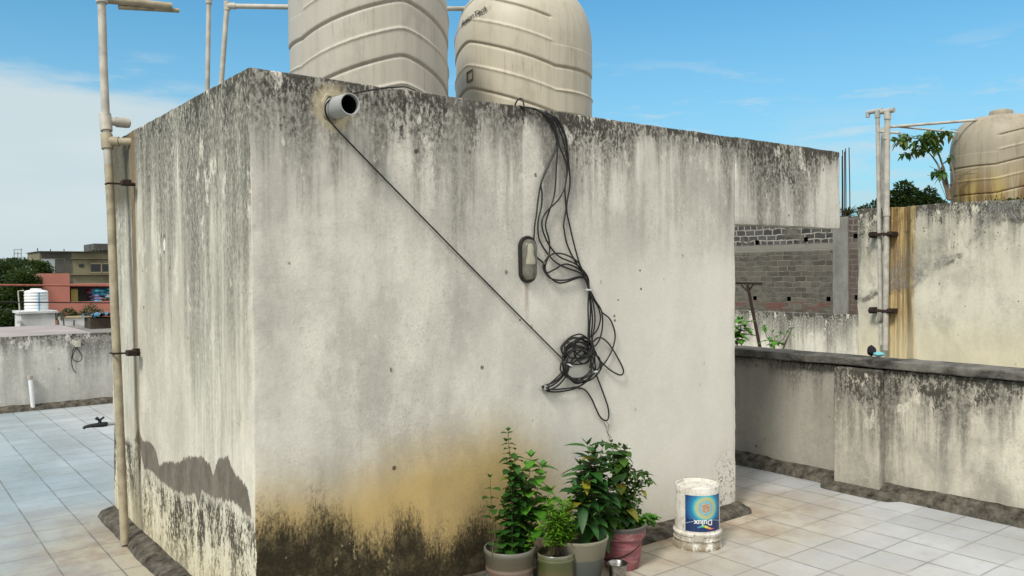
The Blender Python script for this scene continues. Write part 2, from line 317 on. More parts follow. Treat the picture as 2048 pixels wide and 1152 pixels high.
def neigh_extra(g, v, h, z, c, b, d):
    P = lambda px: onX(px, 600, XN).y
    a = P(1795); w = g.m('ADD', h, g.m('MULTIPLY', g.m('SUBTRACT', g.noise(v, (9, 9, 1.2), 4, .6), .5), .12))
    b0, b1 = P(1828), P(1776)
    rust = g.m('MULTIPLY', g.mr(w, b0-.05, b0+.04), g.mr(w, b1+.04, b1-.03))
    rc = g.mix(g.mr(g.noise(v, (22, 22, .7), 6, .75), .40, .60), (.52, .38, .14), (.17, .09, .03))
    c = g.mix(g.m('MULTIPLY', rust, .85), c, rc)
    k1 = g.m('ABSOLUTE', g.m('SUBTRACT', w, P(1818))); c = g.mix(g.m('MULTIPLY', g.mr(k1, .07, .02), .8), c, (.07, .055, .03))
    c = g.mix(g.mr(z, 1.1, .4, 0, .45), c, (.62, .54, .35))
    # a grey diagonal patch of bare render
    dl = g.m('SUBTRACT', z, g.curve(h, 4.3, 6.9, [(onX(p, q, XN).y, onX(p, q, XN).z) for p, q in ((2048,440),(1985,440),(1960,470),(1920,510),(1870,545),(1835,570),(1715,600))], 3.0))
    ga = g.m('MULTIPLY', g.mr(g.m('ADD', dl, g.m('MULTIPLY', g.m('SUBTRACT', d['blot'], .5), .35)), -.03, .03), g.mr(dl, .75, .15))
    ga = g.m('MULTIPLY', ga, g.mr(g.noise(v, (3, 3, 2.2), 6, .75, off=(4, 4, 4)), .40, .60)); ga = g.m('MULTIPLY', ga, g.mr(w, b1+.10, b1-.05)) if False else ga; c = g.mix(g.m('MULTIPLY', ga, .72), c, g.mix(g.mr(d['sp'], .35, .6), (.25, .245, .225), (.10, .097, .085)))
    e_ = g.m('ABSOLUTE', g.m('ADD', dl, g.m('MULTIPLY', g.m('SUBTRACT', d['blot'], .5), .35))); c = g.mix(g.m('MULTIPLY', g.mr(e_, .06, .01), g.mr(g.noise(v, (3, 3, 3), 5, .7, off=(7, 1, 2)), .45, .60, .05, .8)), c, (.07, .065, .055))
    c = g.mix(g.m('MULTIPLY', g.mr(g.noise(v, (7, 7, 5), 6, .8, off=(2, 6, 1)), .58, .64), g.mr(z, 1.5, 2.1)), c, (.06, .055, .042))
    return c, b
XN = 11.853
M['neigh'] = plaster('neighbour_wall_plaster', 'y', 2.49, light=(.60,.56,.445), dark=(.40,.375,.30), mold=.8, black=.32, streak=.8, extra=neigh_extra, seed=23, mott=.55)
M['lowwall'] = plaster('neighbour_low_wall_plaster', 'y', .90, light=(.68,.64,.54), dark=(.50,.47,.39), mold=.62, black=.09, streak=.7, seed=29)
g = newmat('grey_cement'); v, x, y, z = g.pos(); a = g.noise(v, 14, 6, .7); c = g.ramp(a, [(.34, (.025,.022,.017)), (.52, (.095,.085,.068)), (.75, (.19,.17,.14))])
M['cement'] = fin(g, c, .95, g.m('ADD', a, g.noise(v, 70, 4, .7)), .8, .012, .1)
g = newmat('coping_cement'); v, x, y, z = g.pos(); a = g.noise(v, (3, 3, 5), 7, .72); c = g.ramp(a, [(.38, (.035,.033,.029)), (.48, (.105,.10,.088)), (.70, (.22,.208,.185))])
M['coping'] = fin(g, c, .93, g.m('ADD', a, g.noise(v, 60, 4, .7)), .5, .01, .12)
g = newmat('bare_concrete'); v, x, y, z = g.pos(); a = g.noise(v, (5, 5, 3), 6, .65); c = g.ramp(a, [(.3, (.15,.145,.13)), (.7, (.25,.24,.215))])
M['concrete'] = fin(g, c, .93, g.noise(v, 40, 4, .7), .4, .01, .12)
# tiles
PT = .267
g = newmat('roof_floor_tiles'); v, x, y, z = g.pos()
wob = g.m('MULTIPLY', g.m('SUBTRACT', g.noise(v, 2.2, 2), .5), .014)
def edge(q, o):
    f = g.m('FRACT', g.m('DIVIDE', g.m('SUBTRACT', g.m('ADD', q, wob), o), PT)); return g.m('MULTIPLY', g.m('MINIMUM', f, g.m('SUBTRACT', 1, f)), PT)
ex, ey = edge(x, 4.82), edge(y, 3.03)
gn = g.noise(v, 3.0, 5, .7, off=(7, 7, 7))
gx = g.m('MULTIPLY', g.mr(ex, .0055, .0025), g.mr(gn, .28, .58, .30, 1)); gy = g.m('MULTIPLY', g.mr(ey, .0050, .0022), g.mr(g.noise(v, 2.1, 5, .7), .36, .62, .10, .9))
gr = g.m('MAXIMUM', gx, gy)
ix = g.m('FLOOR', g.m('DIVIDE', g.m('SUBTRACT', x, 4.82), PT)); iy = g.m('FLOOR', g.m('DIVIDE', g.m('SUBTRACT', y, 3.03), PT))
cb = g.N.new('ShaderNodeCombineXYZ'); g.L.new(ix, cb.inputs[0]); g.L.new(iy, cb.inputs[1])
wn = g.N.new('ShaderNodeTexWhiteNoise'); g.L.new(cb.outputs[0], wn.inputs['Vector'])
big = g.noise(v, 1.6, 5, .6); c = g.mix(g.mr(big, .35, .65), (.455, .465, .475), (.36, .37, .375))
c = g.mix(g.mr(wn.outputs[0], 0, 1, 0, .42), c, (.30, .31, .32))
c = g.mix(g.mr(g.noise(v, 7, 7, .75), .50, .72, 0, .55), c, (.33, .32, .28))
c = g.mix(g.mr(g.noise(v, (1.1, 1.1, 1), 6, .7, off=(8, 3, 3)), .52, .66, 0, .45), c, (.29, .285, .25))
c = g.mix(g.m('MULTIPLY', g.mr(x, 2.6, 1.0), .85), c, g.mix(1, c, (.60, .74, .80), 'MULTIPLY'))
# brown dirt near the foot of the room
dxl = g.m('MAXIMUM', g.m('SUBTRACT', XL, x), g.m('SUBTRACT', x, 4.58)); dyl = g.m('MAXIMUM', g.m('SUBTRACT', YF, y), g.m('SUBTRACT', y, 6.1))
dd = g.m('SQRT', g.m('ADD', g.m('POWER', g.m('MAXIMUM', dxl, 0), 2), g.m('POWER', g.m('MAXIMUM', dyl, 0), 2)))
dirt = g.m('MULTIPLY', g.mr(g.m('ADD', dd, g.m('MULTIPLY', g.m('SUBTRACT', g.noise(v, 1.8, 6, .65, off=(2, 9, 1)), .5), 1.1)), 1.15, .10), g.mr(y, 7.2, 5.2))
c = g.mix(g.m('MULTIPLY', dirt, .85), c, g.mix(g.mr(g.noise(v, 3, 6, .7), .4, .6), (.38, .33, .235), (.27, .19, .115)))
c = g.mix(g.m('MULTIPLY', g.mr(x, 5.4, 3.2), g.m('MULTIPLY', g.mr(y, 3.6, 2.2), g.mr(g.noise(v, 2.4, 6, .7, off=(1, 1, 8)), .3, .6, .08, .60))), c, (.38, .345, .27))
grit = g.mr(g.voro(v, (9, 9, 9)), .045, .02); c = g.mix(g.m('MULTIPLY', g.m('MULTIPLY', grit, g.mr(g.noise(v, 1.3, 4), .45, .6)), .8), c, (.09, .075, .05))
c = g.mix(g.m('MULTIPLY', g.mr(g.m('MINIMUM', ex, ey), .022, .0), g.mr(gn, .4, .65, 0, .35)), c, (.22, .21, .18))
c = g.mix(g.m('MULTIPLY', gr, .75), c, (.08, .08, .075))
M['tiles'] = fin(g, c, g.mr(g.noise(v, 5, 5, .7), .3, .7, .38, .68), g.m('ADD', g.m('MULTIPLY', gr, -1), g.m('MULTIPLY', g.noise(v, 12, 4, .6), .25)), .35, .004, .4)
M['ground'] = flat('dusty_ground', (.20,.17,.12), .95, var=.4, sc=.05)
M['pvc'] = flat('aged_white_pvc', (.46,.43,.37), .55, .35, var=.35, sc=7)
M['pvc_tan'] = flat('stained_tan_pvc', (.36,.31,.215), .6, .3, var=.4, sc=11)
M['pvc_grey'] = flat('grey_pvc', (.36,.37,.36), .5, .4, var=.2, sc=9)
M['hole'] = flat('dark_pipe_inside', (.012,.011,.010), .9, .1)
M['rust'] = flat('rusty_iron', (.035,.022,.015), .85, .25, var=.5, sc=30)
M['cable'] = flat('black_cable_sheath', (.012,.012,.012), .45, .4, var=.3, sc=20)
M['tie'] = flat('white_cable_tie', (.45,.45,.45), .5)
# ---------------------------------------------------------------- ground and our roof terrace
mb = MB(); mb.add([(-1500,-1500,-9),(1500,-1500,-9),(1500,1500,-9),(-1500,1500,-9)], [(0,1,2,3)])
tag(mb.build('ground', M['ground']), kind='structure')
XP0 = -6.0; YB = 11.45
mb = MB(); n = 60
xs_ = [XP0 + (5.80-XP0)*i/n for i in range(n+1)]; ys_ = [-4 + (YB+.12+4)*i/n for i in range(n+1)]
mb.v = [Vector((a, b, .004*mnoise.noise(Vector((a*.9, b*.9, 0))))) for b in ys_ for a in xs_]
mb.f = [[j*(n+1)+i, j*(n+1)+i+1, (j+1)*(n+1)+i+1, (j+1)*(n+1)+i] for j in range(n) for i in range(n)]; mb.mi = [0]*len(mb.f)
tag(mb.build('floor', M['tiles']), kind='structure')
mb = MB(); mb.box(XP0, 5.95, -4, YB+.15, -9, -.05)
tag(mb.build('house', M['concrete'], origin=(0, 4, -9)), 'concrete building carrying the tiled roof terrace', 'building')
# ---------------------------------------------------------------- stairhead room
room = thing('stairhead_room', 'mould-stained white stairhead room with a lintel over the gap at its right end', 'building', (3, 4.8, 0))
def facemat(mb, start=0):
    for i in range(start, len(mb.f)):
        q = [mb.v[k] for k in mb.f[i]]; nn = (q[2]-q[0]).cross(q[3]-q[1])
        mb.mi[i] = 1 if abs(nn.x) > abs(nn.y) and abs(nn.x) > abs(nn.z) else 0
mb = MB(); mb.rough(XL, 4.578, YF, YF+.12, 0, HT, .05, .010, .0035); facemat(mb)
mb.build('front_wall', [M['front'], M['left']], room)
mb = MB(); mb.rough(4.580, 5.833, YF+.001, YF+.12, 1.903, HT+.002, .05, .007, .003)
mb.build('lintel', M['front'], room)
mb = MB(); mb.rough(XL, XL+.12, YF+.121, 6.10, 0, HT, .05, .010, .0035); mb.build('side_wall', M['left'], room)
mb = MB(); mb.box(4.458, 4.578, YF+.122, 6.10, 0, HT-.02); mb.build('side_wall', M['par'], room)
mb = MB(); mb.box(XL+.121, 4.457, 5.98, 6.10, 0, HT-.02); mb.build('back_wall', M['front'], room)
mb = MB(); mb.box(XL+.121, 4.457, YF+.121, 5.979, 2.15, 2.28); mb.build('roof', M['concrete'], room)
def skirt(name, parent, path, w, h, nrm, origin=None, mat=None, ends=True):
    "rough cement fillet along a straight wall foot: path a->b, nrm = outward"
    a, b = Vector(path[0]), Vector(path[1]); L = (b-a).length; n = max(4, int(L/.05)); mb = MB(); nrm = Vector(nrm)
    K = 6
    for i in range(n+1):
        p = a.lerp(b, i/n); e = 1.0
        if ends:
            de = min(i, n-i)*L/n; e = min(1, math.sqrt(max(.02, 1-(1-min(1, de/.10))**2)))
        ww = w*(1+.08*mnoise.noise(p*3.3)+.05*mnoise.noise(p*17))*e; hh = h*(1+.16*mnoise.noise(p*4.1+Vector((9, 0, 0)))+.06*mnoise.noise(p*19))*e
        for k in range(K):
            t = k/(K-1); d = ww*(t**.9) if k else 0
            zz = hh*(1-.62*t) if k < K-1 else 0; d = ww*1.02 if k == K-1 else d*.99
            jj = .006*mnoise.noise(Vector((p.x*17, p.y*17, t*9)))
            mb.v.append(p + nrm*(d - (.01 if k == 0 else 0)) + Vector((0, 0, zz+jj*(1-t) - (.004 if k == K-1 else 0))))
    for i in range(n):
        for k in range(K-1): mb.f.append([i*K+k, i*K+k+1, (i+1)*K+k+1, (i+1)*K+k]); mb.mi.append(0)
    return mb.build(name, mat or M['cement'], parent, origin)
skirt('cement_skirt', room, ((XL-.12, YF, 0), (4.66, YF, 0)), .12, .058, (0, -1, 0))
skirt('cement_skirt', room, ((XL, YF-.12, 0), (XL, 6.18, 0)), .115, .055, (-1, 0, 0))
# corner hole under the right end
skirt('cement_skirt', room, ((4.578, 3.40, 0), (4.578, 4.3, 0)), .09, .045, (1, 0, 0))
# ---------------------------------------------------------------- parapets
par = thing('parapet', 'low white parapet with a pier and dark cement coping right of the room', 'wall', (5.8, 4, 0))
YP0, YP1 = 3.09, 3.44
mb = MB(); mb.rough(5.70, 5.86, -4, YP0+.02, 0, .885, .08, .008, .004, seed=2); mb.build('wall_panel', M['par'], par)
mb = MB(); mb.rough(5.735, 5.86, YP1-.02, YB, 0, .885, .08, .008, .003, seed=4); o = mb.build('wall_panel', M['par_shaded'], par); o['label'] = 'smoother grey parapet panel, shade painted into its colour'
mb = MB(); mb.rough(5.615, 5.85, YP0, YP1, 0, .883, .05, .012, .004, seed=5); mb.build('pier', M['par'], par)
mb = MB(); mb.rough(5.665, 5.90, -4, YB+.15, .896, .955, .07, .010, .006, seed=6); mb.build('coping', M['coping'], par)
skirt('cement_skirt', par, ((5.70, -4, 0), (5.70, YP0, 0)), .10, .10, (-1, 0, 0), ends=False)
skirt('cement_skirt', par, ((5.735, YP1, 0), (5.735, YB, 0)), .09, .10, (-1, 0, 0), ends=False)
skirt('cement_skirt', par, ((5.615, YP0-.16, 0), (5.615, YP1+.10, 0)), .11, .05, (-1, 0, 0))
fp = thing('parapet', 'far grey-white parapet beyond the room, with a short white pipe standing at it', 'wall', (0, YB, 0))
mb = MB(); mb.rough(XP0, 5.66, YB, YB+.13, 0, .88, .09, .010, .005, seed=8); mb.build('wall_panel', M['far'], fp)
skirt('cement_skirt', fp, ((XP0, YB, 0), (5.66, YB, 0)), .09, .075, (0, -1, 0), ends=False)
sp = thing('parapet', 'parapet on the left side of the terrace', 'wall', (XP0, 4, 0))
mb = MB(); mb.rough(XP0-.13, XP0, -4, YB+.13, 0, .88, .12, .01, .004, seed=9); mb.build('wall_panel', M['par'], sp)
# pipe stub and cable loop on the far parapet
mb = MB(); a = onY(66, 816, YB-.05); b = onY(60, 752, YB-.05); mb.tube([a, a.lerp(b, .5), b], .024, 12)
M['wpvc'] = flat('white_pvc', (.72,.74,.75), .45, var=.15)
t = thing('pipe', 'short upright white plastic pipe standing against the far parapet', 'pipe', a)
mb.build('pipe_body', M['wpvc'], t); mb = MB(); mb.lathe([(.028,-.04),(.031,-.03),(.031,.008),(.0,.009)], b, 14); mb.build('pipe_collar', M['pvc'], t)
t = thing('wall_socket', 'small white junction box with a loop of cable on the far parapet', 'socket', onY(155, 688, YB))
a = onY(155, 688, YB); mb = MB(); mb.rough(a.x-.035, a.x+.035, YB-.03, YB, a.z-.04, a.z+.04, .03, .006, .001); mb.build('box', M['pvc'], t)
mb = MB(); mb.tube(smoothpath([onY(p, q, YB-.025) for p, q in ((155,692),(148,705),(145,715),(150,722),(160,722),(164,714),(158,702),(150,694),(145,705),(143,722),(146,738),(152,746))]), .005, 6)
mb.tube(smoothpath([onY(p, q, YB-.02) for p, q in ((160,686),(168,690),(170,684),(164,680))]), .004, 6); mb.build('cable_loop', M['cable'], t)
# ---------------------------------------------------------------- water tanks
def tank_mat(name, ca, cb, yellow=0):
    g = newmat(name); v, x, y, z = g.obj(); n = g.noise(v, (14, 14, .8), 5, .65); n2 = g.noise(v, (1.5, 1.5, 1.2), 4, .6)
    c = g.mix(g.mr(n, .46, .72, 0, .45), ca, cb); c = g.mix(g.mr(n2, .45, .65, 0, .5), c, tuple(k*.85 for k in ca))
    vl = g.noise(v, (60, 60, 2.2), 5, .7); c = g.mix(g.mr(vl, .57, .70, 0, .5), c, tuple(k*.5 for k in cb)); c = g.mix(g.m('MULTIPLY', g.mr(g.noise(v, (4, 4, 2), 6, .7), .52, .72), .35), c, tuple(k*.55 for k in cb))
    if yellow: c = g.mix(g.m('MULTIPLY', g.mr(z, .8, .15), g.mr(g.noise(v, (3, 3, 1), 4, .6), .35, .6)), c, (.34, .25, .075)); c = g.mix(g.m('MULTIPLY', g.mr(z, .75, .05), g.mr(n, .38, .58)), c, (.15, .085, .035))
    return fin(g, c, .5, g.noise(v, 30, 3), .06, .004, .35)
M['tankA'] = tank_mat('grey_cream_tank_plastic', (.42,.39,.33), (.30,.275,.225))
M['tankB'] = tank_mat('yellowed_cream_tank_plastic', (.45,.41,.325), (.31,.265,.175))
M['tankC'] = tank_mat('stained_tank_plastic', (.33,.285,.21), (.18,.145,.095), 1)
def sstep(a, b, x): t = min(1, max(0, (x-a)/(b-a))); return t*t*(3-2*t)
def tank_shell(R, H, pk, P=.32, drop=.215, phase=.57, n=260, nz=330, amp=.011, dome=.71):
    mb = MB(); c = Vector((0, 0, 0)); rows = []
    zc = H*dome; rn = R*.34
    prof = []
    for i in range(nz+1):
        s = i/nz*(zc + (H-zc)*1.6)
        if s <= zc: prof.append((R*(1-.02*(1-s/zc)), s))
        else:
            t = (s-zc)/((H-zc)*1.6); a = t*math.pi/2; prof.append((rn+(R-rn)*math.cos(a)**.62 if a < math.pi/2-1e-6 else rn, zc+(H-zc)*math.sin(a)**1.0))
    def fn(a, z, r):
        d = abs((a-pk+math.pi) % (2*math.pi)-math.pi); pd = 1.35
        f = drop*(math.sqrt(min(d, pd)**2+.006)-.077)/pd
        u = (z+f-phase)/P; fr = u-math.floor(u)           # dark undercut at fr=0, bright ledge at fr=.5
        e = .045
        hi = sstep(-e, e, fr)*(1-sstep(.5-e, .5+e, fr)) + sstep(1-e, 1+e, fr)
        groove = math.exp(-(min(fr, 1-fr)/.026)**2)*-1.25 + math.exp(-((fr-.5)/.026)**2)*.8
        k = sstep(.03, .10, z)*(1-sstep(H*.93, H*.985, z))
        if z+f > phase+1.45*P: k *= 1-sstep(1.25, 1.32, d) if d > .1 else 1
        return amp*((hi-.5)*.45+groove)*k*(r/R)
    mb.lathe(prof, c, n, fn=fn)
    k = len(mb.v); mb.v.append(Vector((0, 0, H))); last = k-n
    for j in range(n): mb.f.append([last+j, last+(j+1) % n, k]); mb.mi.append(0)
    return mb
def tank(name, label, x, y, z, R, H, face, mat, group=None, lidr=.40, **kw):
    t = thing(name, label, 'water tank', (x, y, z), group); mb = tank_shell(R, H, face, **kw); mb.v = [p+Vector((x, y, z)) for p in mb.v]
    mb.build('tank_shell', mat, t); mb = MB(); r = R*lidr; h = z+H-.03
    mb.lathe([(r*.92, h), (r*.95, h+.05), (r*1.04, h+.055), (r*1.06, h+.10), (r*1.0, h+.125), (r*.4, h+.15), (.001, h+.152)], (x, y, 0), 48)
    mb.build('lid', mat, t); return t
def face_to(cx, cy, sx):     # angle (about z) of the surface point seen at lateral fraction sx of the silhouette
    base = math.atan2(-cy, -cx); return base + math.asin(sx)
tA = tank('water_tank', 'larger cream water tank on the room roof, its top cut off by the picture edge', 2.56, 4.777, 2.28, .496, 1.335, face_to(2.56, 4.777, .40), M['tankA'], phase=.585, group='water tanks on the room roof')
tB = tank('water_tank', 'yellowed cream water tank with a small label plate, right-hand one on the room roof', 3.862, 4.852, 2.28, .50, 1.335, face_to(3.862, 4.852, -.78), M['tankB'], phase=.60, group='water tanks on the room roof')
# label plate and lettering on tank B
def on_cyl(cx, cy, R, a, z, out=0): return Vector((cx+(R+out)*math.cos(a), cy+(R+out)*math.sin(a), z))
def textmesh(s, size, bold=0, extr=0):
    cu = bpy.data.curves.new('lettering', 'FONT'); cu.body = s; cu.size = size; cu.align_x = 'CENTER'; cu.align_y = 'CENTER'; cu.offset = bold; cu.resolution_u = 3
    ob = bpy.data.objects.new('lettering_tmp', cu); C.objects.link(ob); bpy.context.view_layer.update()
    me = ob.evaluated_get(bpy.context.evaluated_depsgraph_get()).to_mesh()
    bm = bmesh.new(); bm.from_mesh(me); bmesh.ops.triangulate(bm, faces=bm.faces[:])
    vs = [p.co.copy() for p in bm.verts]; fs = [[q.index for q in f.verts] for f in bm.faces]; bm.free()
    ob.to_mesh_clear(); bpy.data.objects.remove(ob); bpy.data.curves.remove(cu); return vs, fs
M['ink'] = flat('dark_print', (.05,.045,.035), .6)
base = math.atan2(-4.86, -3.85)
def shell_r(z, R=.50, H=1.335, dome=.71):
    zc = H*dome; rn = R*.34; z -= 2.28
    return R*(1-.02*(1-z/zc)) if z <= zc else rn+(R-rn)*math.cos(math.asin(min(1, (z-zc)/(H-zc))))**.62
TX, TY = 3.862, 4.852; base = math.atan2(-TY, -TX)
vs, fs = textmesh('FusionTech', .044, .0014); ac = base+math.asin(-.71); q_ = []
for p in vs:
    zz_ = 3.372+p.y*1.2+p.x*.30; q_.append(on_cyl(TX, TY, shell_r(zz_), ac+p.x/.40, zz_, .012))
mb = MB(); mb.add(q_, fs); o_txt = mb
ap = base+math.asin(-.74); mb2 = MB(); z0 = 2.962
for (u0_, u1_, w0, w1) in ((-.065,.065,.030,.037), (-.065,.065,-.037,-.030), (-.065,-.055,-.03,.03), (.055,.065,-.03,.03)):
    K = 5; pts = []
    for i in range(K+1):
        a = ap + u0_ + (u1_-u0_)*i/K
        for w in (w0, w1):
            for ou in (-.01, .010): pts.append(on_cyl(TX, TY, .50, a, z0+w+(a-ap)*.10, ou))
    fs2 = []
    for i in range(K):
        a = i*4; b_ = a+4; fs2 += [(a+1, b_+1, b_+3, a+3), (a, a+2, b_+2, b_), (a, b_, b_+1, a+1), (a+2, a+3, b_+3, b_+2)]
    fs2 += [(0, 1, 3, 2), (K*4, K*4+2, K*4+3, K*4+1)]; mb2.add(pts, fs2)
M['plate'] = flat('grey_plate', (.16,.14,.10), .6); mb2.build('label_plate', M['plate'], tB)
# pipes joining the tanks
def elbow(mb, p, r, ax, h=.05): a = Vector(ax).normalized()*h; mb.tube([Vector(p)-a, Vector(p)+a], r*1.28, 14)
t = thing('tank_pipe', 'thin grey pipe rising behind the side wall and bending over to the larger tank', 'pipe', (2.12, 5.75, 2.28))
Yq = 5.75; b = onY(443, 160, Yq); c_ = onY(454, 12, Yq); mb = MB(); b0 = b + (b-c_)*.6; r = .017
mb.tube([b0, b, c_], r, 12); e2 = onY(600, 15, Yq); dc = (c_-O).dot(fwd); e3 = O+ray(690, 16)/F*(dc+.02); mb.tube([c_, e3], r, 12); mb.tube([e3, e3-Vector((0, 0, .25))], r, 12)
mb.build('pipe_run', M['pvc'], t); mb = MB(); elbow(mb, c_, r, (0, 0, 1), .03); elbow(mb, c_+(e3-c_).normalized()*.03, r, e3-c_, .03); mb.build('elbow', M['pvc'], t)
t = thing('vent_pipe', 'thin grey upright pipe behind the side wall, left of the bent tank pipe', 'pipe', (2.2, 6.0, 2.28))
b = onY(415, 175, 6.03); c_ = onY(418, -30, 6.03); mb = MB(); mb.tube([b+(b-c_)*.5, c_], .016, 12); mb.build('pipe_run', M['pvc'], t)
mb = MB(); p = onY(417.6, 2, 6.03); mb.tube([p-Vector((0,0,.02)), p+Vector((0,0,.05))], .022, 12); mb.build('coupling', M['pvc'], t)
t = thing('tank_pipe', 'level grey pipe linking the two water tanks', 'pipe', (3.2, 5.1, 3.5))
a = onY(880, 17, 5.05); b = onY(975, 16, 5.05); mb = MB(); mb.tube([a-(b-a)*.6, b+Vector((.05, -.02, 0))], .016, 12); mb.build('pipe_run', M['pvc'], t)
mb = MB(); elbow(mb, b, .016, b-a, .03); mb.build('coupling', M['pvc'], t)
p = onY(1137, 0, 4.75); t = thing('vent_pipe', 'stubby upright pipe on top of the right-hand tank', 'pipe', p)
mb = MB(); mb.tube([p-Vector((0, 0, .12)), p+Vector((0, 0, .35))], .032, 16); mb.build('pipe_run', M['pvc'], t)
mb = MB(); mb.tube([p-Vector((0, 0, .03)), p+Vector((0, 0, .02))], .042, 16); mb.build('coupling', M['pvc'], t)
# now the lettering (own part of tank B)
o_txt.build('lettering', M['ink'], tB, smooth=False)
# ---------------------------------------------------------------- drain pipe through the front wall
dp = onY(667, 217, YF)
t = thing('drain_pipe', 'stubby grey drain pipe sticking out of the front wall near its top left', 'pipe', dp)
ax = Vector((0, -1, -.04)).normalized(); L = .165
mb = MB(); mb.lathe([(.048, -.03), (.048, L*.5), (.048, L), (.0465, L+.001), (.0425, L), (.0425, L*.4), (.0425, .02), (.0, .02)], dp, 40, axis=ax)
mb.build('pipe_body', M['pvc_grey'], t); mb = MB(); mb.lathe([(.0422, .03), (.0422, L*.86), (.0418, L*.86), (.0418, .03), (0, .028)], dp, 30, axis=ax); mb.build('pipe_lining', M['hole'], t)
mb = MB(); mb.lathe([(.068, -.006), (.064, .002), (.056, .006), (.049, .008)], dp, 30, axis=ax, fn=lambda a, z, r: .007*math.sin(3*a+1)+.004*math.sin(7*a)); mb.build('mortar_ring', flat('cream_mortar', (.36,.31,.22), .9, var=.5, sc=25), t)
# ---------------------------------------------------------------- big pipe left of the room
XB = 1.194
pp = [onX(a, b, XB) for a, b in ((250,1090),(243,930),(235,740),(229,610),(222,420),(217,330),(213,270),(207,130),(203,-6))]; pp[0].z = 0.01
t = thing('drain_pipe', 'tall leaning cream downpipe strapped to the side wall, reaching above the roof', 'pipe', pp[0])
mb = MB(); mb.tube(pp[:6], .0245, 18); mb.build('pipe_run', M['pvc_tan'], t); mb = MB(); mb.tube(pp[5:], .024, 18); mb.build('pipe_run', M['pvc'], t)
def coup(a, b, r, mat, nm='coupling'): q = MB(); q.tube([a, a.lerp(b, .04), a.lerp(b, .96), b], [r*.98, r, r, r*.98], 18); return q.build(nm, mat, t)
coup(onX(215, 298, XB), onX(213, 268, XB), .034, M['pvc_tan']); coup(onX(213, 262, XB), onX(210, 228, XB), .035, M['pvc']); coup(onX(204, 6, XB), onX(203, -12, XB), .034, M['pvc'])
a = onX(214, 283, XB); q = MB(); q.tube([a, Vector((XL-.003, a.y-.07, a.z)), Vector((XL+.02, a.y-.09, a.z))], .024, 16); q.tube([a+Vector((.015, -.01, 0)), a+Vector((.06, -.038, 0))], .030, 16); q.build('branch', M['pvc_tan'], t)
a = onX(211, 242, XB); q = MB(); q.tube([a, a+Vector((.07, 0, 0))], .025, 16); q.tube([a+Vector((.06, 0, 0)), a+Vector((.12, 0, 0)), a+Vector((.138, 0, 0)), a+Vector((.144, 0, 0))], [.032, .032, .028, .015], 16); q.build('end_cap', M['pvc'], t)
a = onX(203, 0, XB); e = onY(343, 13, a.y); q = MB(); q.tube([a+Vector((0, 0, .005)), e], .024, 16); d = (e-a).normalized()
q.tube([a+Vector((.10, .015, -.022)), e+d*.05+Vector((0, .015, -.018))], .014, 12); q.build('spout', M['pvc_tan'], t)
for (px, py, w) in ((226, 368, .0), (236, 706, .0)):
    a = onX(px, py, XB); q = MB(); q.rough(a.x-.02, XL+.004, a.y-.10, a.y-.06, a.z-.022, a.z+.020, .03, .004, .003) if w else None
    q.tube([a+Vector((-.035, .03, 0)), a+Vector((-.035, -.03, 0)), a+Vector((0, -.036, 0)), a+Vector((.06, -.04, 0)), Vector((XL+.01, a.y-.05, a.z))], .006, 8)
    bk = onX(px+36, py-2, XL-.01)
    hh_ = .010 if py < 500 else .022; q.rough(XL-.040, XL-.001, bk.y-.06, a.y-.02, a.z-hh_, a.z+hh_, .05, .004, .003)
    q.rough(XB+.03, XL-.036, a.y-.12, a.y-.05, a.z-.014, a.z+.018, .05, .004, .004)
    q.build('clamp', M['rust'], t)
# tap on the room side wall, far end
t = thing('tap', 'small black tap sticking out of the side wall low down beyond the pipe', 'tap', (XL, 6.03, .60))
tz = onY(205, 849, 6.03); q = MB(); q.tube([(XL, 6.03, tz.z), (XL-.10, 6.03, tz.z)], .012, 10); q.build('stub_pipe', M['pvc_grey'], t)
M['blackp'] = flat('black_plastic', (.02,.022,.025), .5)
q = MB(); q.tube([(XL-.05, 6.03, tz.z), (XL-.08, 6.03, tz.z), (XL-.15, 6.03, tz.z), (XL-.185, 6.03, tz.z-.004), (XL-.195, 6.03, tz.z-.014)], [.015, .017, .012, .010, .010], 12)
q.tube([(XL-.095, 6.03, tz.z), (XL-.095, 6.03, tz.z+.034)], .011, 10)
for i in range(4):
    a = i*math.pi/2+.4; q.tube([(XL-.095, 6.03, tz.z+.030), (XL-.095+.030*math.cos(a), 6.03+.030*math.sin(a), tz.z+.046)], .007, 8)
q.build('tap_body', M['blackp'], t)
# ---------------------------------------------------------------- bulkhead lamp
g = newmat('lamp_glass'); v, x, y, z = g.pos(); c = g.mix(g.mr(g.noise(v, 25, 4, .6), .35, .65), (.30, .30, .26), (.20, .195, .16))
M['glass'] = fin(g, c, .22, spec=.5, Alpha=.38); M['rubber'] = flat('grimy_black_rim', (.02,.019,.015), .7); M['porcelain'] = flat('cream_bulb_holder', (.60,.57,.42), .4)
lc = onY(1053, 519, YF); t = thing('wall_lamp', 'oval bulkhead lamp with a black rim and dusty glass on the front wall', 'lamp', lc)
def stadium(w, h, n=28):
    P = []
    for i in range(n):
        a = 2*math.pi*i/n; P.append((w*math.cos(a), (h-w)*(1 if math.sin(a) >= 0 else -1)+w*math.sin(a)))
    return P
def stadium_loft(levels, mat, name, capend=True):
    q = MB(); n = 28
    for (w, h, d) in levels:
        for (a, b) in stadium(w*.88, h*.89, n): q.v.append(Vector((lc.x+a, YF-d, lc.z+b)))
    for i in range(len(levels)-1):
        for j in range(n): q.f.append([i*n+j, i*n+(j+1) % n, (i+1)*n+(j+1) % n, (i+1)*n+j]); q.mi.append(0)
    if capend: k = (len(levels)-1)*n; q.f.append([k+j for j in range(n)]); q.mi.append(0)
    return q.build(name, mat, t)
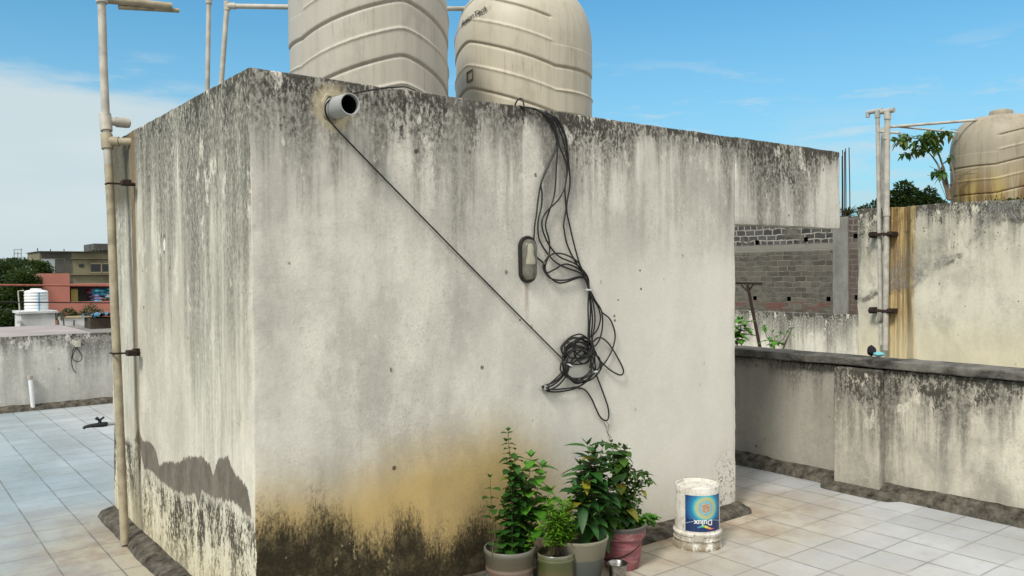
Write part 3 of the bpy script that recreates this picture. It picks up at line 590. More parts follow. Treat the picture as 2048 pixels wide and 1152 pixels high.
stadium_loft([(.064,.140,-.002),(.066,.142,.010),(.063,.139,.020),(.052,.126,.020),(.050,.124,.008)], M['rubber'], 'rim', False)
stadium_loft([(.050,.122,.010),(.050,.122,.026),(.046,.116,.042),(.036,.104,.052),(.018,.082,.055)], M['glass'], 'glass_cover')
stadium_loft([(.050,.124,.003),(.049,.123,.006)], flat('lamp_back', (.26,.25,.19)), 'back_plate')
q = MB(); q.lathe([(.0, .085), (.013, .084), (.018, .07), (.020, .03), (.030, -.006), (.030, -.024), (.022, -.028), (0, -.03)], (lc.x+.004, YF-.030, lc.z), 20, fn=lambda a, z, r: -.25*r*abs(math.sin(a))); q.build('bulb_holder', M['porcelain'], t)
# ---------------------------------------------------------------- cables
def cb_path(P, d=.018, sub=6, jit=0): return smoothpath([onY(a, b, YF-d-(jit*(i % 3))) for i, (a, b) in enumerate(P)], sub)
TOP = [(1046,214),(1062,216),(1078,222)]
strands = [
 [(1100,246),(1113,283),(1100,322),(1084,358),(1076,401),(1073,429),(1069,457),(1069,506),(1087,527),(1095,549),(1120,566),(1160,555),(1172,562),(1178,580)],
 [(1103,250),(1115,287),(1100,325),(1083,365),(1084,387),(1083,412),(1077,437),(1076,462),(1082,487),(1106,520),(1131,535),(1160,546),(1175,564),(1178,580)],
 [(1104,246),(1112,270),(1115,290),(1113,330),(1109,387),(1099,420),(1092,443),(1092,458),(1098,480),(1099,505),(1091,530),(1091,546),(1109,539),(1131,528),(1157,538),(1173,557),(1178,580)],
 [(1105,242),(1114,268),(1119,293),(1133,328),(1131,368),(1118,398),(1097,419),(1085,437),(1085,458),(1096,486),(1118,513),(1153,529),(1175,553),(1178,580)],
 [(1112,236),(1130,268),(1135,302),(1135,341),(1130,375),(1131,401),(1132,420),(1128,443),(1128,458),(1135,491),(1153,527),(1171,553),(1178,580)],
 [(1104,232),(1126,262),(1134,295),(1138,330),(1140,368),(1134,405),(1134,425),(1138,445),(1146,480),(1159,527),(1173,557),(1178,580)],
 [(1108,240),(1120,262),(1129,290),(1136,330),(1132,355)],
 [(1178,580),(1160,530),(1135,511),(1109,507),(1091,520),(1087,538),(1102,557),(1131,560),(1164,553),(1176,572)]]
ct = thing('cable_bundle', 'tangled bundle of black cables hanging down the front wall beside the lamp', 'cable', onY(1110, 215, YF))
rc = .0046
for i, s in enumerate(strands):
    path = cb_path((TOP if i < 7 else [])+s, .014+.004*(i % 4), 6)
    if i < 7:
        a = path[0]; path = [a+Vector((-.02*i*.5, .30, .02+.004*i)), a+Vector((-.01*i*.5, .15, .018)), a+Vector((0, .06, .012)), a+Vector((0, .02, .008))]+path
    q = MB(); q.tube(path, rc, 7); q.build('cable', M['cable'], ct)
low = [
 [(1177,575),(1179,590),(1181,622),(1179,659),(1178,690),(1160,684),(1140,692),(1130,712),(1137,732)],
 [(1178,575),(1183,592),(1198,619),(1200,644),(1187,669),(1158,680),(1136,690),(1128,710),(1135,728)],
 [(1179,578),(1190,600),(1204,626),(1203,666),(1190,692),(1165,700),(1150,712),(1138,732)],
 [(1178,578),(1186,605),(1190,640),(1184,680),(1178,700),(1160,715),(1138,732)],
 [(1203,624),(1221,640),(1230,668),(1226,695),(1211,724),(1191,743)],
 [(1183,686),(1199,675),(1218,688),(1240,724),(1247,743),(1240,750),(1219,739),(1197,717),(1186,692)],
 [(1138,732),(1125,750),(1108,764),(1084,773)], [(1137,733),(1128,741),(1112,757),(1096,770),(1084,774)],
 [(1138,734),(1122,757),(1104,771),(1086,776)], [(1138,735),(1132,752),(1117,770),(1098,780),(1086,775)],
 [(1172,764),(1150,777),(1122,783),(1098,783),(1085,776)], [(1175,762),(1160,772),(1140,776),(1110,779),(1090,778)],
 [(1153,775),(1170,780),(1183,797),(1191,815),(1200,833),(1210,841),(1217,836),(1216,815),(1206,785),(1192,748)],
 [(1178,578),(1182,605),(1185,640),(1183,672),(1188,700),(1191,742)], [(1178,578),(1176,612),(1177,650),(1176,690),(1181,720),(1190,744)]]
for i, s in enumerate(low):
    q = MB(); q.tube(cb_path(s, .016+.005*(i % 4), 6), rc, 7); q.build('cable', M['cable'], ct)
rg = random.Random(3); q = MB()
for k in range(6):
    cx, cy, rx, ry = 1160+rg.uniform(-7, 5), 728+rg.uniform(-9, 6), 28+rg.uniform(-5, 10), 35+rg.uniform(-6, 9); ph = rg.uniform(0, 6)
    P = [(cx+rx*math.cos(ph+a*.52)+rg.uniform(-3, 3), cy+ry*math.sin(ph+a*.52)+rg.uniform(-3, 3)) for a in range(12)]
    q.tube(cb_path(P, .014+.006*k, 4), rc, 7)
q.build('cable_coil', M['cable'], ct); q = MB()
for k in range(6):
    cx, cy, rx, ry = 1156+rg.uniform(-6, 14), 700+rg.uniform(-7, 6), 26+rg.uniform(-7, 8), 23+rg.uniform(-7, 7); ph = rg.uniform(0, 6)
    P = [(cx+rx*math.cos(ph+a*.52), cy+ry*math.sin(ph+a*.52)+(rg.uniform(-2, 2))) for a in range(12)]
    q.tube(cb_path(P, .016+.006*k, 4), rc, 7)
q.build('cable_coil', M['cable'], ct)
for (px, py, r_, ax_) in ((1178,580,.021,(.1,0,1)), (1138,731,.022,(.6,0,1)), (1190,744,.018,(0,.3,1))):
    q = MB(); p = onY(px, py, YF-.026); q.lathe([(r_*.9,-.005),(r_,-.004),(r_,.004),(r_*.9,.005)], p, 16, axis=Vector(ax_)); q.build('cable_tie', M['tie'], ct)
q = MB(); p = onY(1084, 774, YF); q.rough(p.x-.012, p.x+.012, YF-.035, YF, p.z-.013, p.z+.013, .02, .003, .001)
t = thing('wall_hook', 'small metal bracket where the cable strands end low on the front wall', 'hook', p); q.build('bracket', M['pvc_grey'], t)
q = MB(); q.tube([p+Vector((0, 0, 0)), p+Vector((0, -.06, 0))], .004, 8); q.build('nail', M['rust'], t)
q = MB(); q.tube(smoothpath([onY(1029, 215, YF+.03), onY(1033, 203, YF+.02), onY(1041, 197, YF+.01), onY(1046, 202, YF), onY(1048, 214, YF-.01)]), rc, 7); q.build('cable', M['cable'], ct)
q = MB(); d1 = dp + Vector((0, -.04, 0))
P = [onY(830, 181, YF+.25), onY(812, 174, YF+.05), onY(798, 174, YF-.004), onY(770, 176, YF-.012), onY(720, 184, YF-.02), onY(678, 193, YF-.04), onY(660, 200, YF-.05), onY(651, 212, YF-.045), onY(652, 228, YF-.03), onY(662, 245, YF-.018), onY(700, 286, YF-.012), onY(800, 389, YF-.012), onY(960, 552, YF-.012), onY(1080, 673, YF-.014), onY(1128, 721, YF-.02), onY(1137, 731, YF-.03)]
q.tube(smoothpath(P, 5), .0040, 7); o = q.build('cable', M['cable'], origin=onY(900, 490, YF)); tag(o, 'single straight black cable running diagonally from the drain pipe down the wall', 'cable')
q = MB(); q.tube(smoothpath([onY(a, b, YF-.006) for a, b in ((1208,842),(1212,855),(1216,868),(1222,882))]), .0011, 5); q.tube(smoothpath([onY(a, b, YF-.006) for a, b in ((1213,842),(1218,852),(1216,866),(1224,876))]), .0011, 5)
tag(q.build('thin_wire', M['rust'], origin=onY(1213, 860, YF)), 'pair of hair-thin wires below the lowest cable loop', 'wire')
# ---------------------------------------------------------------- leaves
def leafmat(name, a, b, yel=None, fy=.9):
    g = newmat(name); r = g.rnd(); v, x, y, z = g.pos(); c = g.mix(r, a, b)
    if yel: c = g.mix(g.mr(r, fy, fy+.01), c, yel)
    c = g.mix(g.mr(g.noise(v, 60, 3), .45, .7, 0, .25), c, tuple(k*.6 for k in a))
    m_ = fin(g, c, .48, None, spec=.3)
    tr = g.N.new('ShaderNodeBsdfTranslucent'); ad = g.N.new('ShaderNodeMixShader'); ad.inputs[0].default_value = .22
    g.L.new(g.mix(.5, c, (.16, .26, .03)), tr.inputs[0]); g.L.new(g.b.outputs[0], ad.inputs[1]); g.L.new(tr.outputs[0], ad.inputs[2])
    g.L.new(ad.outputs[0], g.N['Material Output'].inputs[0]); return m_
def leaf(mb, p, d, L, w, droop=.3, fold=.25, up=Vector((0, 0, 1)), shape=.45):
    d = Vector(d).normalized(); s = d.cross(up)
    if s.length < .05: s = d.cross(Vector((1, 0, 0)))
    s.normalize(); n = s.cross(d).normalized(); k = len(mb.v); N_ = 4; mb.v.append(Vector(p))
    for i in range(1, N_):
        t = i/N_; ww = w*.5*(math.sin(math.pi*t**(.75 if shape < .5 else 1.1))**.75); c = Vector(p)+d*(L*t) - Vector((0, 0, 1))*(droop*L*t*t)
        mb.v += [c - s*ww + n*(fold*ww), c, c + s*ww + n*(fold*ww)]
    mb.v.append(Vector(p)+d*L - Vector((0, 0, 1))*(droop*L)); e = len(mb.v)-1
    fs = [(k, k+2, k+1), (k, k+3, k+2)]
    for i in range(N_-2):
        a = k+1+i*3; fs += [(a, a+1, a+4, a+3), (a+1, a+2, a+5, a+4)]
    a = k+1+(N_-2)*3; fs += [(a, a+1, e), (a+1, a+2, e)]
    mb.f += [list(f) for f in fs]; mb.mi += [0]*len(fs)
def rv(rg, z0=-.3, z1=.6):
    a = rg.uniform(0, 2*math.pi); return Vector((math.cos(a), math.sin(a), rg.uniform(z0, z1)))
LS = 1.38
def sprig(ms, ml, path, rg, sp=.03, L=.05, w=.026, droop=.2, t0=.1, r=.003, pair=True, zr=(.0, .5), grow=None, jit=.25):
    P = smoothpath(path, 5); ms.tube(P, [r*(1-.6*i/(len(P)-1)) for i in range(len(P))], 6); acc = 0; tot = sum((P[i+1]-P[i]).length for i in range(len(P)-1)); s = 0; nxt = t0*tot; a = rg.uniform(0, 6)
    for i in range(len(P)-1):
        seg = (P[i+1]-P[i]).length
        while nxt < s+seg:
            p = P[i].lerp(P[i+1], (nxt-s)/seg); a += 1.9+rg.uniform(-.3, .3); k = grow(nxt/tot) if grow else 1
            for h in ((0, math.pi) if pair else (0,)):
                z = rg.uniform(*zr); d = Vector((math.cos(a+h), math.sin(a+h)*.9, z)); q = (1+rg.uniform(-jit, jit))*k
                leaf(ml, p, d, L*q*LS, w*q*LS*1.15, droop+rg.uniform(-.15, .25))
            nxt += sp*1.22*(1+rg.uniform(-.3, .3))
        s += seg
    for h in range(3): leaf(ml, P[-1], Vector((math.cos(a+h*2.1)*.8, math.sin(a+h*2.1)*.8, .9)), L*.6, w*.6, .05)
M['stem'] = flat('green_brown_stem', (.10,.085,.035), .7); M['woody'] = flat('woody_stem', (.16,.125,.085), .85)
M['lf_dark'] = leafmat('dark_green_leaf', (.012,.055,.008), (.035,.115,.015), (.14,.18,.02), .95); M['lf_mid'] = leafmat('mid_green_leaf', (.045,.17,.014), (.10,.28,.022))
M['lf_bright'] = leafmat('bright_feathery_leaf', (.055,.17,.010), (.14,.29,.016)); M['lf_gloss'] = leafmat('glossy_leaf', (.012,.055,.012), (.04,.135,.022), (.25,.22,.02), .94)
M['lf_vine'] = leafmat('vine_leaf', (.014,.050,.007), (.055,.125,.013), (.20,.19,.02), .92)
M['soil'] = flat('potting_soil', (.045,.03,.02), .95, var=.5, sc=40)
def potwall(prof_out, thick, c, name, mat, par, n=44, fn=None):
    q = MB(); inner = [(r-thick, z) for r, z in reversed(prof_out) if z > prof_out[0][1]+.02]
    q.lathe([(0.0005, prof_out[0][1])]+list(prof_out)+inner+[(.0005, prof_out[0][1]+.012)], c, n, fn=fn); return q.build(name, mat, par)
def soil(c, r, z, par):
    q = MB(); q.lathe([(r, z-.01), (r*.99, z), (r*.7, z+.008), (r*.35, z+.012), (.0005, z+.013)], c, 24, fn=lambda a, zz, rr: .01*rr*math.sin(5*a)); return q.build('soil', M['soil'], par)
def V(px, py, y): return onY(px, py, y)
# pot 1: clear-grey tub
g = newmat('tub_plastic_banded'); v, x, y, z = g.obj(); n = g.noise(v, (10, 10, 14), 5, .65); zz = g.m('ADD', z, g.m('MULTIPLY', g.m('SUBTRACT', n, .5), .006))
c = g.ramp(g.m('DIVIDE', zz, .26), [(0, (.04,.20,.24)), (.42, (.05,.24,.30)), (.46, (.13,.075,.055)), (.54, (.115,.08,.06)), (.565, (.19,.145,.12)), (.60, (.105,.082,.055)), (.72, (.088,.082,.056)), (.82, (.105,.10,.075)), (.86, (.125,.12,.098)), (.95, (.15,.146,.12))])
c = g.mix(g.mr(n, .5, .75, 0, .5), c, (.10, .085, .05)); M['tub1'] = fin(g, c, .38, spec=.45, Transmission_Weight=.08)
c1 = onZ(1019, 1134, .0); c1 = Vector((2.505, 3.29, 0))
t = thing('potted_plant', 'leafy dark green plant in a round grey tub, leftmost of the row of pots', 'plant', c1, 'potted plants along the wall')
potwall([(.098,0),(.108,.02),(.117,.10),(.119,.15),(.116,.158),(.119,.166),(.122,.215),(.127,.222),(.128,.238),(.125,.243)], .006, c1, 'pot', M['tub1'], t)
soil(c1, .113, .205, t); ms, ml = MB(), MB(); rg = random.Random(11)
y1 = c1.y
sprig(ms, ml, [V(984,1112,y1-.03), V(988,1060,y1), V(983,1010,y1+.01), V(980,955,y1)], rg, .045, .040, .030, .2, .12, .0022)
for (a, b, s_, L_, w_) in (((1024,1112), (1016,862), .018, .044, .032), ((1035,1110), (1030,915), .013, .050, .034), ((1008,1112), (1008,1000), .018, .045, .030), ((1046,1108), (1052,960), .018, .05, .034), ((1030,1108), (1036,940), .013, .05, .034), ((1022,1108), (1024,975), .013, .05, .034), ((1040,1108), (1044,985), .014, .05, .034)):
    m_ = ((a[0]+b[0])/2+rg.uniform(-5, 5), (a[1]+b[1])/2)
    sprig(ms, ml, [V(*a, y1+rg.uniform(-.04, .05)), V(*m_, y1+rg.uniform(-.03, .04)), V(*b, y1)], rg, s_, L_, w_, .25, .1, .0035, zr=(-.2, .5), grow=lambda q: 1.15-.45*q)
ml.build('leaves', M['lf_dark'], t)
mj = MB()
for (a, b) in (((1050,1100), (1062,915)), ((1058,1100), (1085,935)), ((1046,1080), (1048,960)), ((1060,1098), (1100,985)), ((1055,1095), (1072,1010))):
    sprig(ms, mj, [V(*a, y1+.02), V((a[0]*2+b[0])/3, (a[1]+b[1])/2, y1+.03), V(*b, y1)], rg, .050, .088, .052, .35, .35, .003, zr=(-.1, .5), pair=True)
o = mj.build('leaves', M['lf_mid'], t); o['label'] = 'larger lighter green leaves'
mj = MB(); sprig(ms, mj, [V(1055,1110,y1-.06), V(1058,1085,y1-.07), V(1064,1068,y1-.07)], rg, .012, .020, .014, .1, .2, .0015); mj.build('leaves', M['lf_bright'], t)
ms.build('stem', M['stem'], t)
# pot 2: green clear jar with feathery plant
g = newmat('algae_clear_plastic'); v, x, y, z = g.obj(); n = g.noise(v, (16, 16, 10), 6, .7)
c = g.ramp(g.m('ADD', g.m('DIVIDE', z, .25), g.m('MULTIPLY', g.m('SUBTRACT', n, .5), .35)), [(.2, (.085,.052,.028)), (.45, (.10,.08,.038)), (.6, (.072,.082,.028)), (.78, (.085,.092,.042)), (.86, (.14,.145,.105))]); M['tub2'] = fin(g, c, .25, spec=.55, Transmission_Weight=.12)
c2 = Vector((2.70, 3.17, 0)); t = thing('potted_plant', 'feathery bright green plant in a small greenish clear jar', 'plant', c2, 'potted plants along the wall')
potwall([(.086,0),(.092,.01),(.095,.10),(.096,.17),(.100,.176),(.100,.184),(.096,.188),(.096,.206),(.093,.21)], .004, c2, 'pot', M['tub2'], t); soil(c2, .088, .175, t)
ms, ml = MB(), MB(); rg = random.Random(5)
for i in range(46):
    bx, by = 1120+rg.uniform(-24, 22), 1110; tx, ty = 1126+rg.gauss(0, 24), 1035+rg.gauss(0, 24)
    if ty < 1000: ty = 1000+rg.uniform(0, 10)
    y2 = c2.y+rg.uniform(-.05, .07); P = [V(bx, by, y2), V((bx*1.4+tx*.6)/2, (by+ty)/2, y2), V(tx, ty, c2.y+rg.uniform(-.07, .09))]
    sprig(ms, ml, P, rg, .009, .034, .0065, .25, .25, .0012, zr=(.1, 1.0))
ml.build('leaves', M['lf_bright'], t); ms.build('stem', M['stem'], t)
# pot 3: pale tapered bucket
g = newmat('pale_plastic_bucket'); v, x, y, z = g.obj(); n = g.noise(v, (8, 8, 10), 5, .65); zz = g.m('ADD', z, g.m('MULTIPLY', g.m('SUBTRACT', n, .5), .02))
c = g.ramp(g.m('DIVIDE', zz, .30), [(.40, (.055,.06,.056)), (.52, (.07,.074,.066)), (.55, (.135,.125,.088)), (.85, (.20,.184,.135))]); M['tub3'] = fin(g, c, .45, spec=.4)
c3 = Vector((2.86, 3.16, 0)); t = thing('potted_plant', 'broad-leaved shrub in a pale tapered bucket between the clear jar and the pink pot', 'plant', c3, 'potted plants along the wall')
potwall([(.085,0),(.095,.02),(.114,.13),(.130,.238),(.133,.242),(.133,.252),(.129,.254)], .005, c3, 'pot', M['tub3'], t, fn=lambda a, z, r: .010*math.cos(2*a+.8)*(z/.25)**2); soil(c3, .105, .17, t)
ms, ml = MB(), MB(); rg = random.Random(21); y3 = c3.y+.02
sprig(ms, ml, [V(1178,1110,y3), V(1182,1040,y3+.02), V(1188,980,y3), V(1190,900,y3)], rg, .030, .092, .036, .15, .28, .0065, zr=(.0, .55), grow=lambda q: 1.15-.35*q)
for b in ((1160,930), (1150,975), (1212,925), (1180,925), (1196,950), (1172,960), (1208,985), (1222,970), (1175,890), (1205,895), (1165,1000), (1215,1010), (1160,955), (1200,955)):
    a = (1184, min(1070, b[1]+rg.uniform(50, 85))); sprig(ms, ml, [V(*a, y3), V((a[0]+b[0])/2, (a[1]+b[1])/2+4, y3+rg.uniform(-.03, .03)), V(*b, y3+rg.uniform(-.07, .06))], rg, .028, .085, .033, .25, .25, .003, zr=(-.1, .6))
sprig(ms, ml, [V(1184,1060,y3), V(1168,1015,y3-.03), V(1163,1005,y3-.05)], rg, .03, .07, .03, .6, .4, .0025, zr=(-.5, .1))
sprig(ms, ml, [V(1186,1065,y3), V(1196,1040,y3-.04)], rg, .02, .075, .045, .6, .5, .0025, zr=(-.5, .1))
ml.build('leaves', M['lf_gloss'], t); ms.build('stem', M['woody'], t)
mj = MB(); ms = MB(); sprig(ms, mj, [V(1178,1104,y3-.07), V(1180,1092,y3-.08)], rg, .012, .035, .028, .2, .1, .0015); mj.build('leaves', M['lf_bright'], t)
# pot 4: pink bucket pot
g = newmat('faded_pink_plastic'); v, x, y, z = g.obj(); n = g.noise(v, (12, 12, 22), 6, .72); n2 = g.noise(v, (6, 6, 26), 5, .7, 1.5)
c = g.mix(g.mr(n, .4, .65), (.30, .10, .115), (.19, .07, .078)); c = g.mix(g.mr(n2, .53, .62, 0, .8), c, (.33, .22, .20)); c = g.mix(g.mr(n2, .42, .34, 0, .85), c, (.10, .062, .045)); c = g.mix(g.mr(z, .205, .215), c, (.10, .095, .085))
M['pink'] = fin(g, c, .6, n2, .3, .004, .3)
c4 = Vector((3.232, 3.238, 0)); t = thing('potted_plant', 'bushy vine with yellowing leaves in a scuffed pink pot, nearest the upturned bucket', 'plant', c4, 'potted plants along the wall')
potwall([(.088,0),(.094,.01),(.102,.08),(.110,.165),(.124,.170),(.127,.178),(.131,.222),(.134,.226),(.134,.234),(.130,.236)], .007, c4, 'pot', M['pink'], t); soil(c4, .118, .215, t)
q = MB(); q.tube(smoothpath([c4+Vector((.105*math.cos(a), .105*math.sin(a), .10+.05*math.sin(a*1+2.0))) for a in [i*.45 for i in range(15)]], 3), .0035, 6); q.build('wire', M['rust'], t)
ms, ml = MB(), MB(); rg = random.Random(31); y4 = c4.y+.03
for (pts, s_, L_, w_) in (([(1235,1060),(1238,1000),(1242,940),(1240,892)], .011, .042, .032), ([(1245,1058),(1246,990),(1244,930),(1250,895)], .012, .045, .032), ([(1240,1055),(1234,980),(1230,920),(1222,885)], .020, .038, .030),
                      ([(1250,1058),(1258,1000),(1275,950),(1290,945),(1300,965)], .012, .030, .017), ([(1252,1058),(1268,990),(1278,960),(1285,985)], .013, .030, .017), ([(1228,1058),(1218,1020),(1212,985)], .015, .045, .035),
                      ([(1262,1058),(1272,1030),(1280,990)], .018, .028, .018), ([(1246,1055),(1254,970),(1262,935)], .014, .035, .022)):
    sprig(ms, ml, [V(a, b, y4+rg.uniform(-.04, .04)) for a, b in pts], rg, s_, L_, w_, .4, .05, .0028, zr=(-.4, .5))
for i in range(16):
    a = (1225+rg.uniform(-10, 40), 1058); b = (a[0]+rg.uniform(-22, 10), 1030+rg.uniform(-22, 14)); y_ = y4+rg.uniform(-.09, .05)
    sprig(ms, ml, [V(*a, y_), V((a[0]+b[0])/2, (a[1]+b[1])/2-3, y_), V(*b, y_)], rg, .014, .045, .032, .4, .1, .002, zr=(-.5, .5))
ml.build('leaves', M['lf_vine'], t); mj = MB()
for i in range(14):
    a = (1268+rg.uniform(-10, 18), 1056); b = (1290+rg.uniform(-20, 32), 1046+rg.uniform(-16, 10)); y_ = y4+rg.uniform(-.10, .0)
    sprig(ms, mj, [V(*a, y_), V((a[0]+b[0])/2, min(a[1], b[1])-6, y_), V(*b, y_)], rg, .009, .016, .013, .2, .1, .0012, zr=(-.3, .6))
mj.build('leaves', M['lf_mid'], t); ms.build('stem', M['stem'], t)
# steel cup
g = newmat('tarnished_steel'); v, x, y, z = g.pos(); M['steel'] = fin(g, g.mix(g.mr(g.noise(v, 30, 5, .7), .4, .65), (.35,.34,.32), (.14,.13,.12)), .28, spec=.5, metal=1)
c5 = Vector((3.005, 3.045, 0)); t = thing('steel_tumbler', 'small shiny steel tumbler on the floor before the pink pot', 'cup', c5)
potwall([(.034,0),(.038,.004),(.044,.07),(.049,.106),(.055,.112),(.056,.117),(.053,.118)], .003, c5, 'cup_body', M['steel'], t); q = MB(); q.lathe([(.045, .075), (.0005, .076)], c5, 20); q.build('water', M['hole'], t)
# little reddish thing at the foot of the wall left
# ---------------------------------------------------------------- upturned paint bucket
cb_ = Vector((3.826, 3.215, 0)); t = thing('paint_bucket', 'upturned white paint bucket with a blue label on the tiles', 'bucket', cb_)
g = newmat('dirty_white_plastic'); v, x, y, z = g.obj(); n = g.noise(v, (14, 14, 9), 6, .75); n2 = g.noise(v, (60, 60, 30), 4, .7)
c = g.mix(g.mr(n, .42, .70, 0, .85), (.62, .60, .55), (.36, .32, .25)); c = g.mix(g.mr(n2, .57, .66, 0, .8), c, (.10, .085, .06)); c = g.mix(g.m('MULTIPLY', g.mr(z, .13, .0), g.mr(n, .38, .52)), c, (.22, .18, .12)); M['bucket'] = fin(g, c, .5, n, .12, .003, .35)
hB = .36
q = MB(); q.lathe([(.128,.008),(.136,.010),(.138,.032),(.134,.036),(.134,.046),(.138,.050),(.139,.056),(.133,.060),(.133,.078),(.139,.083),(.140,.094),(.134,.099),(.1285,.104),(.1275,.20),(.1265,.30),(.1255,hB-.008),(.124,hB-.002),(.121,hB),(.117,hB-.002),(.115,hB-.014),(.10,hB-.016),(.06,hB-.015),(.055,hB-.011),(.02,hB-.011),(.0005,hB-.010)], cb_, 72); q.build('bucket_body', M['bucket'], t)
q = MB(); q.lathe([(.128,0),(.1405,.001),(.142,.005),(.142,.024),(.139,.028),(.134,.029)], cb_, 64); q.build('lid', M['bucket'], t)
ba = math.atan2(-cb_.y, -cb_.x)
for (a0, a1, z0_, z1_) in ((-.18, .24, .060, .084),):
    q = MB(); K = 6; pts = []
    for i in range(K+1):
        a = ba+a0+(a1-a0)*i/K
        for zq in (z0_, z1_):
            for ou in (.130, .1425): pts.append(cb_+Vector((ou*math.cos(a), ou*math.sin(a), zq)))
    fs2 = []
    for i in range(K):
        a = i*4; b_ = a+4; fs2 += [(a+1, b_+1, b_+3, a+3), (a, b_, b_+1, a+1), (a+2, a+3, b_+3, b_+2)]
    fs2 += [(0, 1, 3, 2), (K*4, K*4+2, K*4+3, K*4+1)]; q.add(pts, fs2); q.build('handle_lug', M['bucket'], t, smooth=False)
A0, A1, Z0, Z1 = ba-.55, ba+1.25, .112, .318; RL = .1290
g = newmat('blue_bucket_label'); uvv, u, w_ = g.uv()
uu = g.m('SUBTRACT', u, .52); vv = g.m('MULTIPLY', g.m('SUBTRACT', w_, .66), .90); r_ = g.m('SQRT', g.m('ADD', g.m('POWER', uu, 2), g.m('POWER', vv, 2)))
nz = g.noise(uvv, (14, 14, 14), 5, .7); nz2 = g.noise(uvv, (34, 20, 20), 4, .7)
c = g.ramp(g.m('ADD', r_, g.m('MULTIPLY', g.m('SUBTRACT', nz, .5), .05)), [(0, (.30,.22,.12)), (.10, (.45,.17,.06)), (.13, (.16,.40,.45)), (.18, (.10,.35,.42)), (.205, (.42,.38,.13)), (.255, (.36,.40,.20)), (.29, (.06,.40,.44)), (.36, (.02,.17,.34)), (.52, (.012,.05,.17))])
c = g.mix(g.m('MULTIPLY', g.mr(nz2, .50, .60), g.mr(r_, .30, .16)), c, g.mix(nz, (.65, .70, .66), (.05, .10, .14)))
wave = g.m('ADD', .27, g.m('MULTIPLY', g.m('SINE', g.m('MULTIPLY', u, 6.5)), .055)); dw = g.m('SUBTRACT', w_, wave)
c = g.mix(g.mr(g.m('SUBTRACT', w_, .34), .012, -.012), c, (.012, .028, .10))
c = g.mix(g.m('MULTIPLY', g.mr(g.m('ABSOLUTE', g.m('SUBTRACT', w_, g.m('ADD', .33, g.m('MULTIPLY', g.m('POWER', uu, 2), -.45)))), .014, .005), .6), c, (.35, .52, .62))
c = g.mix(g.mr(g.noise(uvv, (40, 40, 40), 4, .75), .64, .70), c, (.45, .44, .40)); M['label'] = fin(g, c, .42, spec=.4)
q = MB(); NU, NW = 28, 8
for j in range(NW+1):
    for i in range(NU+1):
        a = A0+(A1-A0)*i/NU; z_ = Z0+(Z1-Z0)*j/NW; q.v.append(cb_+Vector((RL*math.cos(a), RL*math.sin(a), z_)))
q.f = [[j*(NU+1)+i, j*(NU+1)+i+1, (j+1)*(NU+1)+i+1, (j+1)*(NU+1)+i] for j in range(NW) for i in range(NU)]; q.mi = [0]*len(q.f)
lab = q.build('label', M['label'], t); uvl = lab.data.uv_layers.new(name='UVMap')
for lp in lab.data.loops:
    i = lp.vertex_index; uvl.data[lp.index].uv = ((i % (NU+1))/NU, (i//(NU+1))/NW)
M['white'] = flat('white_print', (.70,.72,.72), .5)
def wrap(px, pz, out): a = A0+(A1-A0)*px; return cb_+Vector(((RL+out)*math.cos(a), (RL+out)*math.sin(a), Z0+(Z1-Z0)*pz))
vs, fs = textmesh('Dulux', .044, .0011); q = MB(); q.add([wrap(.46 - p.x/(RL*(A1-A0)), .265 - p.y/(Z1-Z0), .0009) for p in vs], fs); q.build('lettering', M['white'], lab, smooth=False)
cols = [(.62,.10,.16), (.70,.32,.06), (.62,.55,.10), (.12,.42,.16), (.06,.32,.46)]
for k, cc in enumerate(cols):
    q = MB(); n_ = 14; a_ = .74 - k*.085; b_ = a_-.085-.004
    for i in range(n_+1):
        u_ = a_+(b_-a_)*i/n_; s_ = (u_-.31)/.43; yc = .12+.045*math.sin(s_*5.2); h_ = .030*math.sin(math.pi*min(1, max(0.02, s_*.85+.1)))+.004
        q.v += [wrap(u_, yc-h_, .0007), wrap(u_, yc+h_, .0007)]
    q.f = [[2*i, 2*i+2, 2*i+3, 2*i+1] for i in range(n_)]; q.mi = [0]*n_; q.build('swirl', flat('swirl_print', cc, .5, var=.1), lab)
# ---------------------------------------------------------------- neighbour terrace, right
mb = MB(); mb.box(6.3, 60, -6, 40, -9, -.55); tag(mb.build('neighbour_house', M['concrete'], origin=(12, 8, -9)), 'flat-roofed neighbouring house beyond the right parapet', 'building')
nb = thing('neighbour_room', 'stained cream rooftop room beyond the parapet, carrying the neighbour water tank', 'building', (13, 4, -.55))
yE = onX(1715, 500, XN).y
mb = MB(); mb.rough(XN, XN+2.4, -1.0, yE, -.55, 2.49, .12, .02, .012, seed=31)
for i, p in enumerate(mb.v):
    if p.z > 2.4: mb.v[i] = p + Vector((0, 0, .03*mnoise.noise(Vector((p.y*2.2, p.x, 3)))))
mb.build('wall', M['neigh'], nb)
lw = thing('low_wall', 'streaky whitewashed low wall in front of the bare brick building', 'wall', (XN, 12, -.55))
mb = MB(); mb.rough(XN+.03, XN+.20, yE+.003, 22, -.55, .90, .12, .012, .01, seed=37); mb.build('wall_panel', M['lowwall'], lw)
